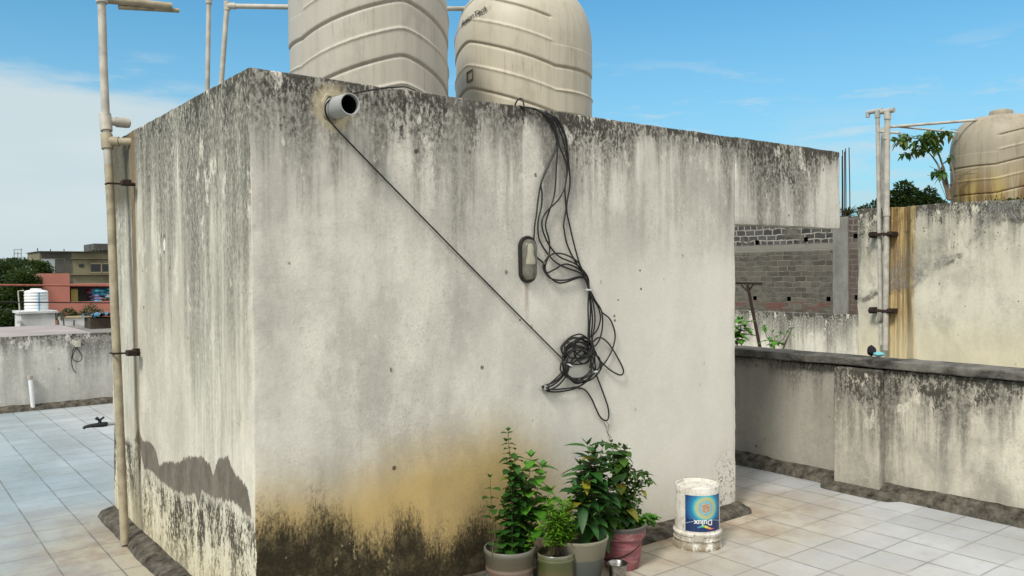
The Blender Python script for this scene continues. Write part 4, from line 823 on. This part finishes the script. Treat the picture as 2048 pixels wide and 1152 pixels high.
# neighbour pipes
def px_pipe(a, b, X, r, name, label, extra=None):
    A, B = onX(*a, X), onX(*b, X); t = thing(name, label, 'pipe', A); q = MB(); q.tube([A, A.lerp(B, .5), B], r, 12); q.build('pipe_run', M['pvc'], t); return t, A, B
XQ = XN-.10
t, A, B = px_pipe((1762,690), (1755,222), XQ, .030, 'downpipe', 'thinner left-hand upright pipe on the neighbour wall with a branching top')
q = MB(); q.tube([B+Vector((0, .16, 0)), B+Vector((0, -.07, .005))], .032, 12); q.tube([B+Vector((0, .15, 0)), B+Vector((0, .15, -.07))], .030, 10); q.tube([B, B-Vector((0, 0, .10))], .040, 12); q.build('pipe_head', M['pvc_grey'], t)
q = MB(); p = onX(1762, 640, XQ); q.tube([p+Vector((0, 0, .16)), p+Vector((-.04, -.02, .10)), p+Vector((-.04, 0, .0)), p], .035, 10); q.build('rag', flat('grey_rag', (.28,.26,.21), .95), t)
t, A, B = px_pipe((1771,700), (1775,222), XQ-.02, .040, 'downpipe', 'thicker right-hand upright pipe on the neighbour wall with a T-shaped head')
q = MB(); q.tube([B+Vector((0, .10, 0)), B+Vector((0, -.10, .0))], .036, 12); q.tube([B, B-Vector((0, 0, .12))], .05, 12); q.build('pipe_head', M['pvc'], t)
for yy in (272, 425): p = onX(1773, yy, XQ-.02); q = MB(); q.tube([p-Vector((0, 0, .05)), p+Vector((0, 0, .05))], .05, 12); q.build('coupling', M['pvc'], t)
t, A, B = px_pipe((1765,430), (1766,255), XN+.25, .032, 'downpipe', 'rusty upright pipe standing behind the neighbour pipe pair')
for yy in (470, 620):
    a = onX(1745, yy, XN-.05); b = onX(1792, yy, XN-.05); tt = thing('pipe_clamp', 'rusty iron clamp holding the neighbour pipes, %s' % ('upper one' if yy < 500 else 'lower one'), 'clamp', a)
    q = MB(); q.rough(XN-.17, XN-.145, b.y, a.y, a.z-.02, a.z+.02, .1, .005, .004); q.rough(XN-.15, XN+.0, b.y, b.y+.14, a.z-.035, a.z+.035, .1, .005, .004); q.rough(XN-.15, XN, a.y-.05, a.y, a.z-.045, a.z+.045, .1, .005, .004); q.build('bracket', M['rust'], tt)
tC = tank('water_tank', 'stained cream water tank on the neighbour room, cut by the right picture edge', 13.25, 5.42, 2.44, .67, 1.36, face_to(13.25, 5.42, .95), M['tankC'], lidr=.22, P=.40, drop=.20, phase=.40, n=180, nz=170, amp=.014, dome=.62)
tp = WL[tC.name]; t = thing('tank_pipe', 'two thin pipes running from the neighbour pipes to its tank', 'pipe', onX(1780, 252, XQ))
q = MB(); q.tube([onX(1778, 254, XQ), onX(1955, 240, 12.75)], .020, 10); q.tube([onX(1780, 252, XQ), onX(1915, 265, 12.75)], .014, 10); q.tube([onX(1757, 263, XQ), onX(1800, 266, XQ)], .018, 10); q.build('pipe_run', M['pvc'], t)
# brick building
XK = 18.0
g = newmat('stone_block_masonry'); v, x, y, z = g.pos(); cbn = g.N.new('ShaderNodeCombineXYZ'); wy = g.m('ADD', y, g.m('MULTIPLY', g.m('SUBTRACT', g.noise(v, 3, 3), .5), .10)); wz = g.m('ADD', z, g.m('MULTIPLY', g.m('SUBTRACT', g.noise(v, 2.5, 4, .65, off=(5, 5, 5)), .5), .16))
g.L.new(wy, cbn.inputs[0]); g.L.new(wz, cbn.inputs[1]); br = g.N.new('ShaderNodeTexBrick'); g.L.new(cbn.outputs[0], br.inputs['Vector']); br.inputs['Scale'].default_value = 1; br.offset = .43; br.squash = .75; br.squash_frequency = 3
for k_, v_ in (('Brick Width', .33), ('Row Height', .13), ('Mortar Size', .011), ('Mortar Smooth', .6), ('Bias', -.2)): br.inputs[k_].default_value = v_
br.inputs['Color1'].default_value = (.07, .062, .050, 1); br.inputs['Color2'].default_value = (.145, .13, .105, 1); br.inputs['Mortar'].default_value = (.20, .188, .16, 1)
nz = g.noise(v, 1.1, 5, .6); c = g.mix(g.mr(nz, .36, .60, .0, .78), br.outputs[0], g.mix(g.mr(g.noise(v, (5, 5, 9), 5, .7), .4, .6), (.145, .135, .112), (.085, .078, .063)))
tb = g.mr(z, 2.18, 2.26); b2 = g.N.new('ShaderNodeTexBrick'); g.L.new(cbn.outputs[0], b2.inputs['Vector']); b2.inputs['Scale'].default_value = 1; b2.offset = .37; b2.squash = .7; b2.squash_frequency = 3
for k_, v_ in (('Brick Width', .27), ('Row Height', .145), ('Mortar Size', .020), ('Mortar Smooth', .7), ('Bias', 0)): b2.inputs[k_].default_value = v_
b2.inputs['Color1'].default_value = (.045, .043, .04, 1); b2.inputs['Color2'].default_value = (.09, .085, .078, 1); b2.inputs['Mortar'].default_value = (.30, .285, .25, 1); dark = b2.outputs[0]
c = g.mix(g.m('MULTIPLY', tb, g.mr(g.noise(v, 1.3, 3, .6), .62, .55)), c, dark)
c = g.mix(g.m('MULTIPLY', g.mr(g.m('ABSOLUTE', g.m('SUBTRACT', z, 2.13)), .12, .05), .65), c, (.25, .235, .205))
rd = g.m('MULTIPLY', g.mr(g.m('ABSOLUTE', g.m('SUBTRACT', z, .70)), .14, .07), g.mr(g.noise(v, (1.6, 1.6, 9), 5, .7), .50, .58)); c = g.mix(g.m('MULTIPLY', rd, .75), c, (.14, .055, .045))
c = g.mix(g.m('MULTIPLY', g.mr(y, 10.65, 10.60), .6), c, g.mix(br.outputs[1], (.10, .068, .058), (.18, .16, .14)))
M['brick'] = fin(g, c, .95, g.m('SUBTRACT', nz, br.outputs[1]), .5, .02, .1)
bk = thing('brick_building', 'unplastered grey block building with a concrete column seen through the gap', 'building', (XK, 13, -9))
holes = [onX(p, q, XK) for p, q in ((1514,485),(1612,479),(1711,472),(1510,596),(1578,598),(1657,598),(1714,595))]
mb = MB(); cuts_y = sorted(set([8.0, 30.0] + [round(h.y+s, 3) for h in holes for s in (-.055, .055)])); cuts_z = sorted(set([-9, 2.80] + [round(h.z+s, 3) for h in holes for s in (-.055, .055)]))
for i in range(len(cuts_y)-1):
    for j in range(len(cuts_z)-1):
        cy, cz = (cuts_y[i]+cuts_y[i+1])/2, (cuts_z[j]+cuts_z[j+1])/2; hole = any(abs(h.y-cy) < .05 and abs(h.z-cz) < .05 for h in holes); X_ = XK+.25 if hole else XK
        mb.add([(X_, cuts_y[i], cuts_z[j]), (X_, cuts_y[i+1], cuts_z[j]), (X_, cuts_y[i+1], cuts_z[j+1]), (X_, cuts_y[i], cuts_z[j+1])], [(0, 3, 2, 1)], 1 if hole else 0)
mb.box(XK+.26, XK+6, 8, 30, -9, 2.795); mb.add([(XK, 8, 2.80), (XK+.26, 8, 2.80), (XK+.26, 30, 2.80), (XK, 30, 2.80)], [(0, 1, 2, 3)]); mb.build('wall', [M['brick'], M['hole']], bk, smooth=False)
a, b = onX(1698, 500, XK).y, onX(1668, 500, XK).y
mb = MB(); mb.rough(XK-.06, XK+.30, a, b, -1, 2.80, .2, .01, .008); mb.build('column', M['concrete'], bk)
q = MB()
for (p0, p1) in (((1686,440),(1685,300)), ((1689,440),(1689,303)), ((1692,440),(1691,297)), ((1700,440),(1698,295)), ((1684,440),(1684,312))):
    q.tube([onX(*p0, XK+.1), onX((p0[0]+p1[0])/2+.4, (p0[1]+p1[1])/2, XK+.1), onX(*p1, XK+.1)], .011, 6)
q.build('rebar', M['rust'], bk)
# metal T post, plants in the gap
YT = 8.9
a, b = onX(1521, 700, 9.5), onX(1495, 570, 9.5); base_ = a + (a-b)*((a.z+.55)/(b.z-a.z)); t = thing('t_post', 'thin dark leaning metal post with a T-shaped top beyond the gap', 'post', base_)
q = MB(); q.tube([base_, a, b], .022, 8); q.build('post', M['rust'], t); q = MB(); q.tube([onX(1462, 566, 9.5), onX(1523, 567, 9.5)], .016, 8); q.tube([onX(1482, 570, 9.5), onX(1496, 583, 9.5)], .011, 6); q.tube([onX(1506, 569, 9.5), onX(1497, 583, 9.5)], .011, 6); q.build('crossbar', M['rust'], t)
def gapplant(name, label, base, tips, L, w, seed, mat, X=8.5, sp=.06):
    bp = onX(*base, X); bp = Vector((bp.x, bp.y, -.55)); t = thing(name, label, 'plant', bp); ms, ml = MB(), MB(); rg = random.Random(seed); fk = onX(*base, X)
    ms.tube([bp, bp.lerp(fk, .5)+Vector((.02, .02, 0)), fk], .012, 7)
    for tp_ in tips: e = onX(*tp_, X+rg.uniform(-.15, .15)); mid_ = fk.lerp(e, .5)+Vector((0, rg.uniform(-.03, .03), -.02)); sprig(ms, ml, [fk, mid_, e], rg, sp, L, w, .3, .35, .006, zr=(-.2, .5))
    ml.build('leaves', mat, t); ms.build('stem', M['woody'], t)
gapplant('shrub', 'bright green leafy shrub top at the left of the gap', (1474, 690), [(1478,640),(1485,648),(1490,655),(1470,645),(1465,655),(1474,660),(1483,640)], .12, .05, 3, M['lf_mid'], sp=.05)
gapplant('shrub', 'thin branching shrub with sparse leaves rising behind the parapet', (1548, 690), [(1530,660),(1545,665),(1538,680),(1560,668),(1574,666),(1528,655),(1552,676)], .09, .035, 4, M['lf_mid'], sp=.12)
t = thing('dead_branch', 'bare pale twig with a tiny leaf tuft behind the parapet', 'branch', onX(1566, 700, 8.5)); q = MB(); q.tube([onX(1560, 720, 8.5), onX(1567, 695, 8.5), onX(1575, 675, 8.5), onX(1584, 657, 8.5)], [.012, .011, .009, .006], 7); q.build('twig', M['woody'], t)
ml = MB(); p = onX(1584, 657, 8.5)
for i in range(5): leaf(ml, p, rv(random.Random(i)), .06, .03)
ml.build('leaves', M['lf_dark'], t)
# cloth bits on the coping
p = onX(1748, 702, 5.80); t = thing('rag', 'crumpled black and pale blue cloth lying on the parapet coping', 'cloth', p); zc = .97
for (dy_, s_, hh, col, nm) in ((.02, .030, .085, (.015,.015,.02), 'dark_cloth'), (-.035, .038, .040, (.16,.42,.48), 'blue_cloth')):
    q = MB(); K = 9; c0 = Vector((5.80, p.y+dy_, .962)); q.lathe([(s_*math.sin(math.pi*i/K)**.7+.0005, hh*i/K) for i in range(K+1)], c0, 14, fn=lambda a, z, r: r*.35*mnoise.noise(Vector((math.cos(a)*2, math.sin(a)*2, z*60+dy_*30)))); q.build(nm, flat(nm, col, .9), t)
# ---------------------------------------------------------------- foliage crowns
def crown(mb, blobs, n, L, rg, wr=.55):
    tot = sum(b[1]**2 for b in blobs)
    for (c, r, sq) in blobs:
        for i in range(int(n*r*r/tot)):
            d = Vector((rg.gauss(0, 1), rg.gauss(0, 1), rg.gauss(0, 1))).normalized(); k = rg.random()**.35*(1+.28*mnoise.noise(d*2.3+Vector(c)))
            p = Vector(c)+Vector((d.x*r*k, d.y*r*k, d.z*r*sq*k)); q = (d+rv(rg, -.8, .5)*.9).normalized(); l = L*rg.uniform(.6, 1.3); s_ = q.cross(Vector((rg.uniform(-1,1), rg.uniform(-1,1), 1))).normalized()*l*wr*.5
            kx = len(mb.v); mb.v += [p, p+q*l*.5+s_, p+q*l, p+q*l*.5-s_]; mb.f.append([kx, kx+1, kx+2, kx+3]); mb.mi.append(0)
def tree(name, label, base, h, blobs, n, L, mat, seed, r=.2, group=None):
    t = thing(name, label, 'tree', base, group); rg = random.Random(seed); b = Vector(base); top_ = Vector(blobs[0][0]); q = MB(); q.tube(smoothpath([b, b.lerp(top_, .5)+Vector((rg.uniform(-.3, .3), 0, 0)), top_], 4), [r*(1-.06*i) for i in range(9)], 8)
    for bl in blobs[1:]: s_ = b.lerp(top_, rg.uniform(.45, .8)); q.tube([s_, s_.lerp(Vector(bl[0]), .6)+Vector((0, 0, .2)), Vector(bl[0])], [r*.5, r*.35, r*.2], 6)
    q.build('trunk', M['woody'], t); q = MB(); crown(q, blobs, n, L, rg); q.build('crown', mat, t, smooth=False); return t
M['tr_dark'] = leafmat('far_tree_dark', (.006,.018,.005), (.020,.042,.009)); M['tr_mid'] = leafmat('far_tree_mid', (.012,.032,.006), (.035,.066,.012)); M['tr_near'] = leafmat('fig_leaf', (.03,.08,.015), (.07,.13,.02), (.17,.15,.03), .85)
# right: dark tree behind the neighbour room
def atd(px, py, D): return O + ray(px, py)/F*D
Dt = 32; tree('tree', 'dark round-topped tree seen beyond the neighbour room', (atd(1800, 800, Dt).x, atd(1800, 800, Dt).y, -9), 10,
    [(atd(1805,412,Dt), .62, .6), (atd(1808,378,Dt), .34, .8), (atd(1858,388,Dt), .26, .9), (atd(1785,395,Dt), .32, .7), (atd(1765,410,Dt), .34, .7), (atd(1845,405,Dt), .42, .6), (atd(1730,422,Dt), .26, .7), (atd(1825,392,Dt), .34, .7), (atd(1870,410,Dt), .4, .6)], 5200, .15, M['tr_dark'], 41, .25)
# palm tuft behind brick building
Dp = 24; pc = atd(1694, 432, Dp); t = thing('palm', 'spiky palm fronds showing above the block building', 'palm', (pc.x, pc.y, -9)); q = MB(); q.tube([(pc.x, pc.y, -9), pc], .12, 8); q.build('trunk', M['woody'], t); q = MB(); rg = random.Random(8)
for i in range(150): leaf(q, pc+Vector((0, 0, .0)), rv(rg, -.1, 1.3), rg.uniform(.35, .6), .028, .25)
q.build('fronds', M['tr_dark'], t, smooth=False)
# fig sapling growing by the neighbour tank
bp = onX(1895, 398, 12.5); bp.z = 2.46; t = thing('sapling', 'spindly sapling with clustered leaves growing on the neighbour roof edge beside its tank', 'tree', bp); ms, ml = MB(), MB(); rg = random.Random(13); V2 = lambda a, b, d=0: onX(a, b, 12.5+d)
for P in ([(1900,400),(1893,360),(1880,315),(1868,290),(1858,275)], [(1897,400),(1887,360),(1876,330),(1862,310),(1852,300)], [(1903,400),(1908,360),(1903,330),(1897,310)], [(1868,292),(1850,280),(1820,275),(1795,268)], [(1868,292),(1878,272),(1890,262)], [(1852,304),(1830,305),(1812,307)], [(1880,352),(1885,330),(1892,322)]):
    pts = smoothpath([V2(*p, rg.uniform(-.1, .1)) for p in P], 4); ms.tube(pts, [.022*(1-.75*i/(len(pts)-1))*(1 if P[0][1] > 380 else .6) for i in range(len(pts))], 7)
for (cx, cy, rx, ry, n_) in ((1858,275,24,14,95), (1840,295,14,10,34), (1812,275,16,8,26), (1800,285,10,5,12), (1808,307,7,5,9), (1876,345,12,9,36), (1890,265,13,8,20), (1785,276,6,6,6), (1868,290,14,12,30), (1897,312,6,6,6)):
    for i in range(n_): p = V2(cx+rg.gauss(0, .5)*rx, cy+rg.gauss(0, .5)*ry, rg.uniform(-.2, .2)); leaf(ml, p, rv(rg, -1.0, .2), rg.uniform(.085, .125), .058, .5)
for i in range(16):
    s_ = V2(1896+rg.uniform(-6, 8), 398); e = V2(1896+rg.uniform(-50, 70), 398-rg.uniform(20, 75)); ms.tube(smoothpath([s_, s_.lerp(e, .5)+Vector((0, 0, .14)), e], 4), .0035, 5)
ml.build('leaves', M['tr_near'], t); ms.build('trunk', M['woody'], t)
# dry weeds on the neighbour roof edge
wg = MB(); rg = random.Random(17)
for i in range(110):
    yy = rg.uniform(2.5, 5.9); b_ = Vector((XN+rg.uniform(.1, .7), yy, 2.47)); e = b_+Vector((rg.uniform(-.1, .1), rg.uniform(-.15, .15), rg.uniform(.05, .22))); leaf(wg, b_, e-b_, (e-b_).length, .012, .2)
for i in range(60):
    yy = rg.gauss(4.65, .15); b_ = Vector((XN+rg.uniform(.05, .3), yy, 2.48)); leaf(wg, b_, rv(rg, .1, 1.2), .07, .035, .2)
tag(wg.build('weeds', leafmat('dry_weed', (.12,.09,.03), (.05,.08,.02)), origin=(XN, 4.5, 2.48), smooth=False), 'dry weeds along the top of the neighbour room wall', 'weeds', kind='stuff')
# ---------------------------------------------------------------- far left background
def ybox(mb, p0, p1, Y, dY, mi=0):      # front face through two pixel corners on plane Y, going back dY
    a, b = onY(*p0, Y), onY(*p1, Y); mb.box(min(a.x, b.x), max(a.x, b.x), Y, Y+dY, min(a.z, b.z), max(a.z, b.z), mi); return mb
M['lav'] = flat('lavender_roof_sheet', (.33,.29,.28), .8, var=.25, sc=.6); M['whitew'] = flat('weathered_whitewash', (.60,.61,.60), .85, var=.3, sc=.8)
M['pinkw'] = flat('salmon_paint', (.42,.17,.13), .85, var=.15, sc=.3); M['olive'] = flat('olive_grey_plaster', (.20,.185,.12), .9, var=.45, sc=.25); M['creamw'] = flat('cream_trim_lit_side', (.42,.35,.20), .9, var=.2, sc=.3)
M['dkgrey'] = flat('dark_grey_concrete', (.10,.10,.09), .9, var=.4, sc=.4); M['win'] = flat('dark_window', (.02,.022,.025), .3, .5); M['palebl'] = flat('pale_shutter', (.42,.47,.50), .7, var=.2, sc=.4); M['tealp'] = flat('teal_tarpaulin', (.06,.22,.32), .6, var=.5, sc=1.5)
k = onZ(112, 655, .3); mb = MB(); mb.box(-22, k.x, 13.2, k.y, -9, .3); t = thing('flat_roof_house', 'low house with a lavender flat roof just past the far parapet', 'building', (-2, 15, -9)); mb.build('wall', M['whitew'], t, smooth=False)
mb = MB(); mb.box(-22.1, k.x+.1, 13.1, k.y+.1, .302, .36); mb.build('roof', M['lav'], t, smooth=False)
t = thing('white_roof_hut', 'whitewashed rooftop block that carries the small white water tank', 'building', onY(80, 660, 44)); mb = MB(); a = onY(42, 628, 44); b = onY(110, 628, 44); mb.box(a.x, b.x, 44, 46.0, -9, a.z); mb.build('wall', M['whitew'], t, smooth=False)
mb = MB(); mb.box(a.x-.10, b.x+.12, 43.9, 46.05, a.z+.003, a.z+.10); mb.build('roof', M['whitew'], t, smooth=False)
mb = MB(); ybox(mb, (34,641), (42,647), 43.7, .5); mb.build('ledge', M['whitew'], t, smooth=False)
wx = onY(73, 627, 45.0); R_ = .50; t = thing('water_tank', 'small ribbed white water tank with a blue stripe on the far whitewashed block', 'water tank', (wx.x, 45.0, wx.z))
zt = onY(72, 584, 45.0).z-wx.z; q = MB(); n_ = 60; q.lathe([(R_*(.99+.02*math.cos(i/n_*2*math.pi*7)), zt*i/n_) for i in range(n_+1)]+[(R_*.9, zt*1.06), (R_*.5, zt*1.10), (R_*.45, zt*1.16), (.001, zt*1.17)], (wx.x, 45.0, wx.z), 40); q.build('tank_shell', flat('white_tank', (.72,.74,.74), .5, var=.12, sc=.8), t)
q = MB(); ang = math.atan2(-45, -wx.x)+.22; q.box(-.03, .03, -.03, .0, 0, zt); q.v = [Matrix.Rotation(ang+math.pi/2, 3, 'Z') @ p + Vector((wx.x+(R_+.03)*math.cos(ang), 45.0+(R_+.03)*math.sin(ang), wx.z)) for p in q.v]; q.build('stripe', flat('blue_stripe', (.10,.30,.52), .6), t)
t = thing('tank_pipe', 'thin white pipe bending down beside the far small white tank', 'pipe', onY(38, 640, 45)); q = MB(); q.tube([onY(41, 643, 45), onY(38, 605, 45), onY(36, 582, 45), onY(48, 581, 45)], .03, 8); q.build('pipe_run', M['pvc'], t)
t = thing('yard_wall', 'low whitewashed far wall beside the blue-topped shed', 'wall', onY(150, 650, 40)); mb = MB(); a = onY(118, 637, 40); b = onY(184, 637, 40); mb.box(a.x, b.x, 40, 40.3, -9, a.z); mb.build('wall_panel', M['whitew'], t, smooth=False)
mb = MB(); mb.box(a.x, b.x, 39.95, 40.35, a.z+.002, a.z+.07); mb.build('coping', M['creamw'], t, smooth=False)
mb = MB(); mb.tube([onY(148, 640, 39.9), onY(148, 655, 39.9)], .03, 6); mb.build('post', M['dkgrey'], t)
t = thing('shed', 'dark shed topped with a blue tarpaulin', 'shed', onY(205, 650, 37)); mb = MB(); a = onY(181, 637, 37); b = onY(240, 637, 37); mb.box(a.x, b.x, 37, 38.2, -9, a.z); mb.build('wall', flat('dark_brown_boards', (.07,.055,.04), .9, var=.5, sc=2), t, smooth=False)
q = MB(); rg = random.Random(2)
for i in range(26):
    u_ = i/25; x_ = a.x-.15+(b.x-a.x+.3)*u_
    for dy_ in (36.8, 37.3, 37.8, 38.4): q.v.append(Vector((x_, dy_, a.z+.02+.22*rg.random()*(1 if dy_ < 38.1 else .3))))
q.f = [[i*4+j, (i+1)*4+j, (i+1)*4+j+1, i*4+j+1] for i in range(25) for j in range(3)]; q.mi = [0]*len(q.f); q.build('tarpaulin', flat('blue_white_tarp', (.10,.22,.32), .5, var=.6, sc=2.5), t)
t = thing('bent_railing', 'bent thin pipes standing at the corner of the far white wall', 'railing', onY(120, 653, 39.5))
for P in ([(112,630),(116,640),(118,653)], [(112,630),(120,625),(126,632),(128,652)], [(116,634),(124,629),(131,634)], [(122,627),(123,641)]): q = MB(); q.tube([onY(*p, 39.5) for p in P], .03, 6); q.build('rail', M['dkgrey'], t)
# pink building
t = thing('pink_building', 'salmon pink building block in front of the olive apartment house', 'building', onY(120, 640, 80)); Y_ = 80
mb = MB(); a = onY(85, 547, Y_); b = onY(139, 547, Y_); mb.box(a.x, b.x, Y_, Y_+6, -9, a.z); mb.build('tower', M['pinkw'], t, smooth=False)
mb = MB(); c_ = onY(75, 547, Y_); mb.add([(c_.x, Y_+2, a.z), (a.x-.01, Y_+.0, a.z), (a.x-.01, Y_, a.z-4.2), (c_.x+1.3, Y_+2, a.z-4.2)], [(0, 3, 2, 1)]); mb.build('side_panel', flat('light_salmon', (.52,.24,.18), .85), t, smooth=False)
mb = MB(); a2 = onY(97, 605, Y_-.5); b2 = onY(260, 605, Y_-.5); mb.box(a2.x, b2.x, Y_-.5, Y_-.1, -9, a2.z); mb.build('balcony_wall', M['pinkw'], t, smooth=False)
mb = MB(); ybox(mb, (142,578), (156,604), Y_+.5, .5); mb.build('door_panel', flat('yellow_door', (.36,.32,.10), .8), t, smooth=False)
mb = MB(); ybox(mb, (140,570), (240,605), Y_+1.6, 4); mb.build('back_wall', M['dkgrey'], t, smooth=False)
mb = MB(); ybox(mb, (141,568), (250,571), Y_-.2, 2.5); mb.build('slab', M['pinkw'], t, smooth=False)
lt = thing('laundry', 'heap of colourful cloths on the far pink balcony', 'laundry', onY(200, 603, Y_+.3)); rg = random.Random(4)
for i in range(30):
    cx, cy = rg.uniform(181, 222), rg.uniform(578, 602); pal = rg.choice([(.05,.22,.38), (.08,.35,.50), (.62,.30,.10), (.50,.52,.60), (.30,.08,.12), (.55,.50,.50), (.25,.22,.40)]) if cy > 588 else rg.choice([(.04,.20,.34), (.06,.32,.45), (.40,.07,.13)])
    p = onY(cx, cy, Y_+rg.uniform(.1, .9)); q = MB(); q.lathe([(.30*math.sin(math.pi*k/6)+.001, .34*(k/6-.5)) for k in range(7)], p, 10, fn=lambda a, z, r: r*.4*math.sin(3*a+i)); q.build('cloth', flat('cloth_%d' % i, pal, .9), lt)
# olive apartment house
t = thing('apartment_house', 'olive grey flat-roofed apartment house on the far left skyline', 'building', onY(140, 640, 110)); Y_ = 110; q = MB(); a = onY(79, 503, Y_); b = onY(300, 503, Y_); mb = MB(); mb.box(a.x, b.x, Y_, Y_+9, -9, a.z); 
for i in range(4, 0, -1): pass
mb.build('wall', [M['olive']], t, smooth=False)
mb = MB(); s0 = onY(57, 505, Y_+12); mb.add([(a.x-.02, Y_, a.z-.3), (s0.x, Y_+9, s0.z-.6), (s0.x, Y_+9, -9), (a.x-.02, Y_, -9)], [(0, 1, 2, 3)]); mb.box(s0.x, a.x-.03, Y_+9, Y_+9.2, -9, s0.z-.6); mb.build('side_wall', M['creamw'], t, smooth=False)  # brighter cream here puts the light on this side into the colour
mb = MB(); ybox(mb, (77,502), (300,504.5), Y_-.4, 10); mb.build('roof_edge', M['dkgrey'], t, smooth=False)
for i, (p0, p1, mt, nm) in enumerate((((82,506),(140,516),'dkgrey','wall_band'), ((83,518),(110,545),'palebl','shutter'), ((112,518),(128,545),'dkgrey','balcony_recess'), ((130,506),(144,565),'dkgrey','drain_recess'), ((158,528),(168,534),'win','window'), ((182,528),(202,544),'win','window'), ((206,528),(218,544),'win','window'), ((222,528),(236,544),'win','window'))):
    mb = MB(); ybox(mb, p0, p1, Y_-.06-.003*i, .05); o = mb.build(nm, M[mt], t, smooth=False)
    if nm == 'window' and p1[0]-p0[0] > 11:
        mb = MB(); ybox(mb, (p0[0]-1, p0[1]-1), (p1[0]+1, p0[1]), Y_-.12, .2); ybox(mb, (p0[0]-1, p1[1]), (p1[0]+1, p1[1]+1.2), Y_-.12, .2); ybox(mb, (p1[0], p0[1]), (p1[0]+1.2, p1[1]), Y_-.12, .2); mb.build('frame', M['creamw'], o, smooth=False)
for yy in (547, 516): mb = MB(); ybox(mb, (142,yy), (300,yy+1.8), Y_-.3, .28); mb.build('ledge', M['olive'], t, smooth=False)
mb = MB(); ybox(mb, (188,487), (300,501.5), Y_+2, 6); mb.build('roof_hut', M['dkgrey'], t, smooth=False)
for px in (75, 101, 128, 182, 192, 198, 205): q = MB(); q.tube([onY(px, 502, Y_+1), onY(px, 496+px % 3, Y_+1)], .06, 5); q.build('roof_post', M['dkgrey'], t)
# antenna scaffold
q = MB(); 
for px in (28, 35, 42, 50): q.tube([onY(px, 530, 150), onY(px+.5, 497+(px % 3)*3 if px < 45 else 514, 150)], .07, 5)
for py in (499, 507, 515, 521): q.tube([onY(27, py, 150), onY(44 if py < 512 else 51, py, 150)], .06, 5)
tag(q.build('scaffold', flat('grey_steel', (.30,.33,.34), .7), origin=onY(38, 530, 150)), 'faint open steel frame sticking up above the left trees', 'scaffold')
for i, (D, bl, mt, n_, L_) in enumerate(((85, [((5,560),3.2,.9),((30,545),2.6,.9),((20,590),3.5,1),((-15,570),4,1),((52,550),1.7,.9),((0,630),3.5,1)], 'tr_dark', 14000, .30), (70, [((40,600),2.3,1),((15,625),2.5,1),((55,572),1.6,.9),((45,560),2.0,.8),((-10,605),2.6,1)], 'tr_mid', 11000, .26), (95, [((75,540),2.4,.7),((45,535),2.2,.6),((70,556),1.5,.8),((15,533),2.2,.6)], 'tr_mid', 9000, .30), (60, [((10,655),2.2,.9),((30,645),1.6,.9),((-15,650),2.2,.9)], 'tr_dark', 7000, .24))):
    blobs = [(atd(p[0], p[1], D), r*.62, s) for p, r, s in bl]; c0 = blobs[0][0]
    tree('tree', ['tall dark tree massed at the left picture edge', 'mid-green tree behind the small white tank', 'flat-topped tree under the steel frame on the skyline', 'low dark tree behind the lavender roof'][i], (c0.x, c0.y, -9), 9, blobs, n_, L_, M[mt], 50+i, .3)
for i, (px, py, D) in enumerate(((180,624,52), (137,628,50), (103,627,50))):
    b_ = atd(px, py, D); tree('bush', ['rounded dark bush before the pink wall by the shed', 'small bush before the pink wall beside the bent pipes', 'tiny bush beside the small white tank'][i], (b_.x, b_.y, -9), 2, [(b_, [.55, .42, .25][i], .8), (b_+Vector((.4, 0, -.15)), [.45, .3, .2][i], .7), (b_+Vector((-.4, 0, -.2)), [.4, .3, .15][i], .7)], 1500, .11, M['tr_mid'], 70+i, .08)
for (y0, y1, r_, c_, lb) in ((569.5, 572, .045, (.30,.10,.07), 'red overhead cable crossing the left background'), (603.5, 606, .028, (.02,.02,.02), 'black overhead cable crossing before the small white tank')):
    q = MB(); Yc = 42.5; q.tube([onY(-60 + 45*i, y0+(y1-y0)*i/7, Yc) for i in range(8)], r_, 6); tag(q.build('overhead_cable', flat('cable_col', c_, .7), origin=onY(100, y0, Yc)), lb, 'cable')
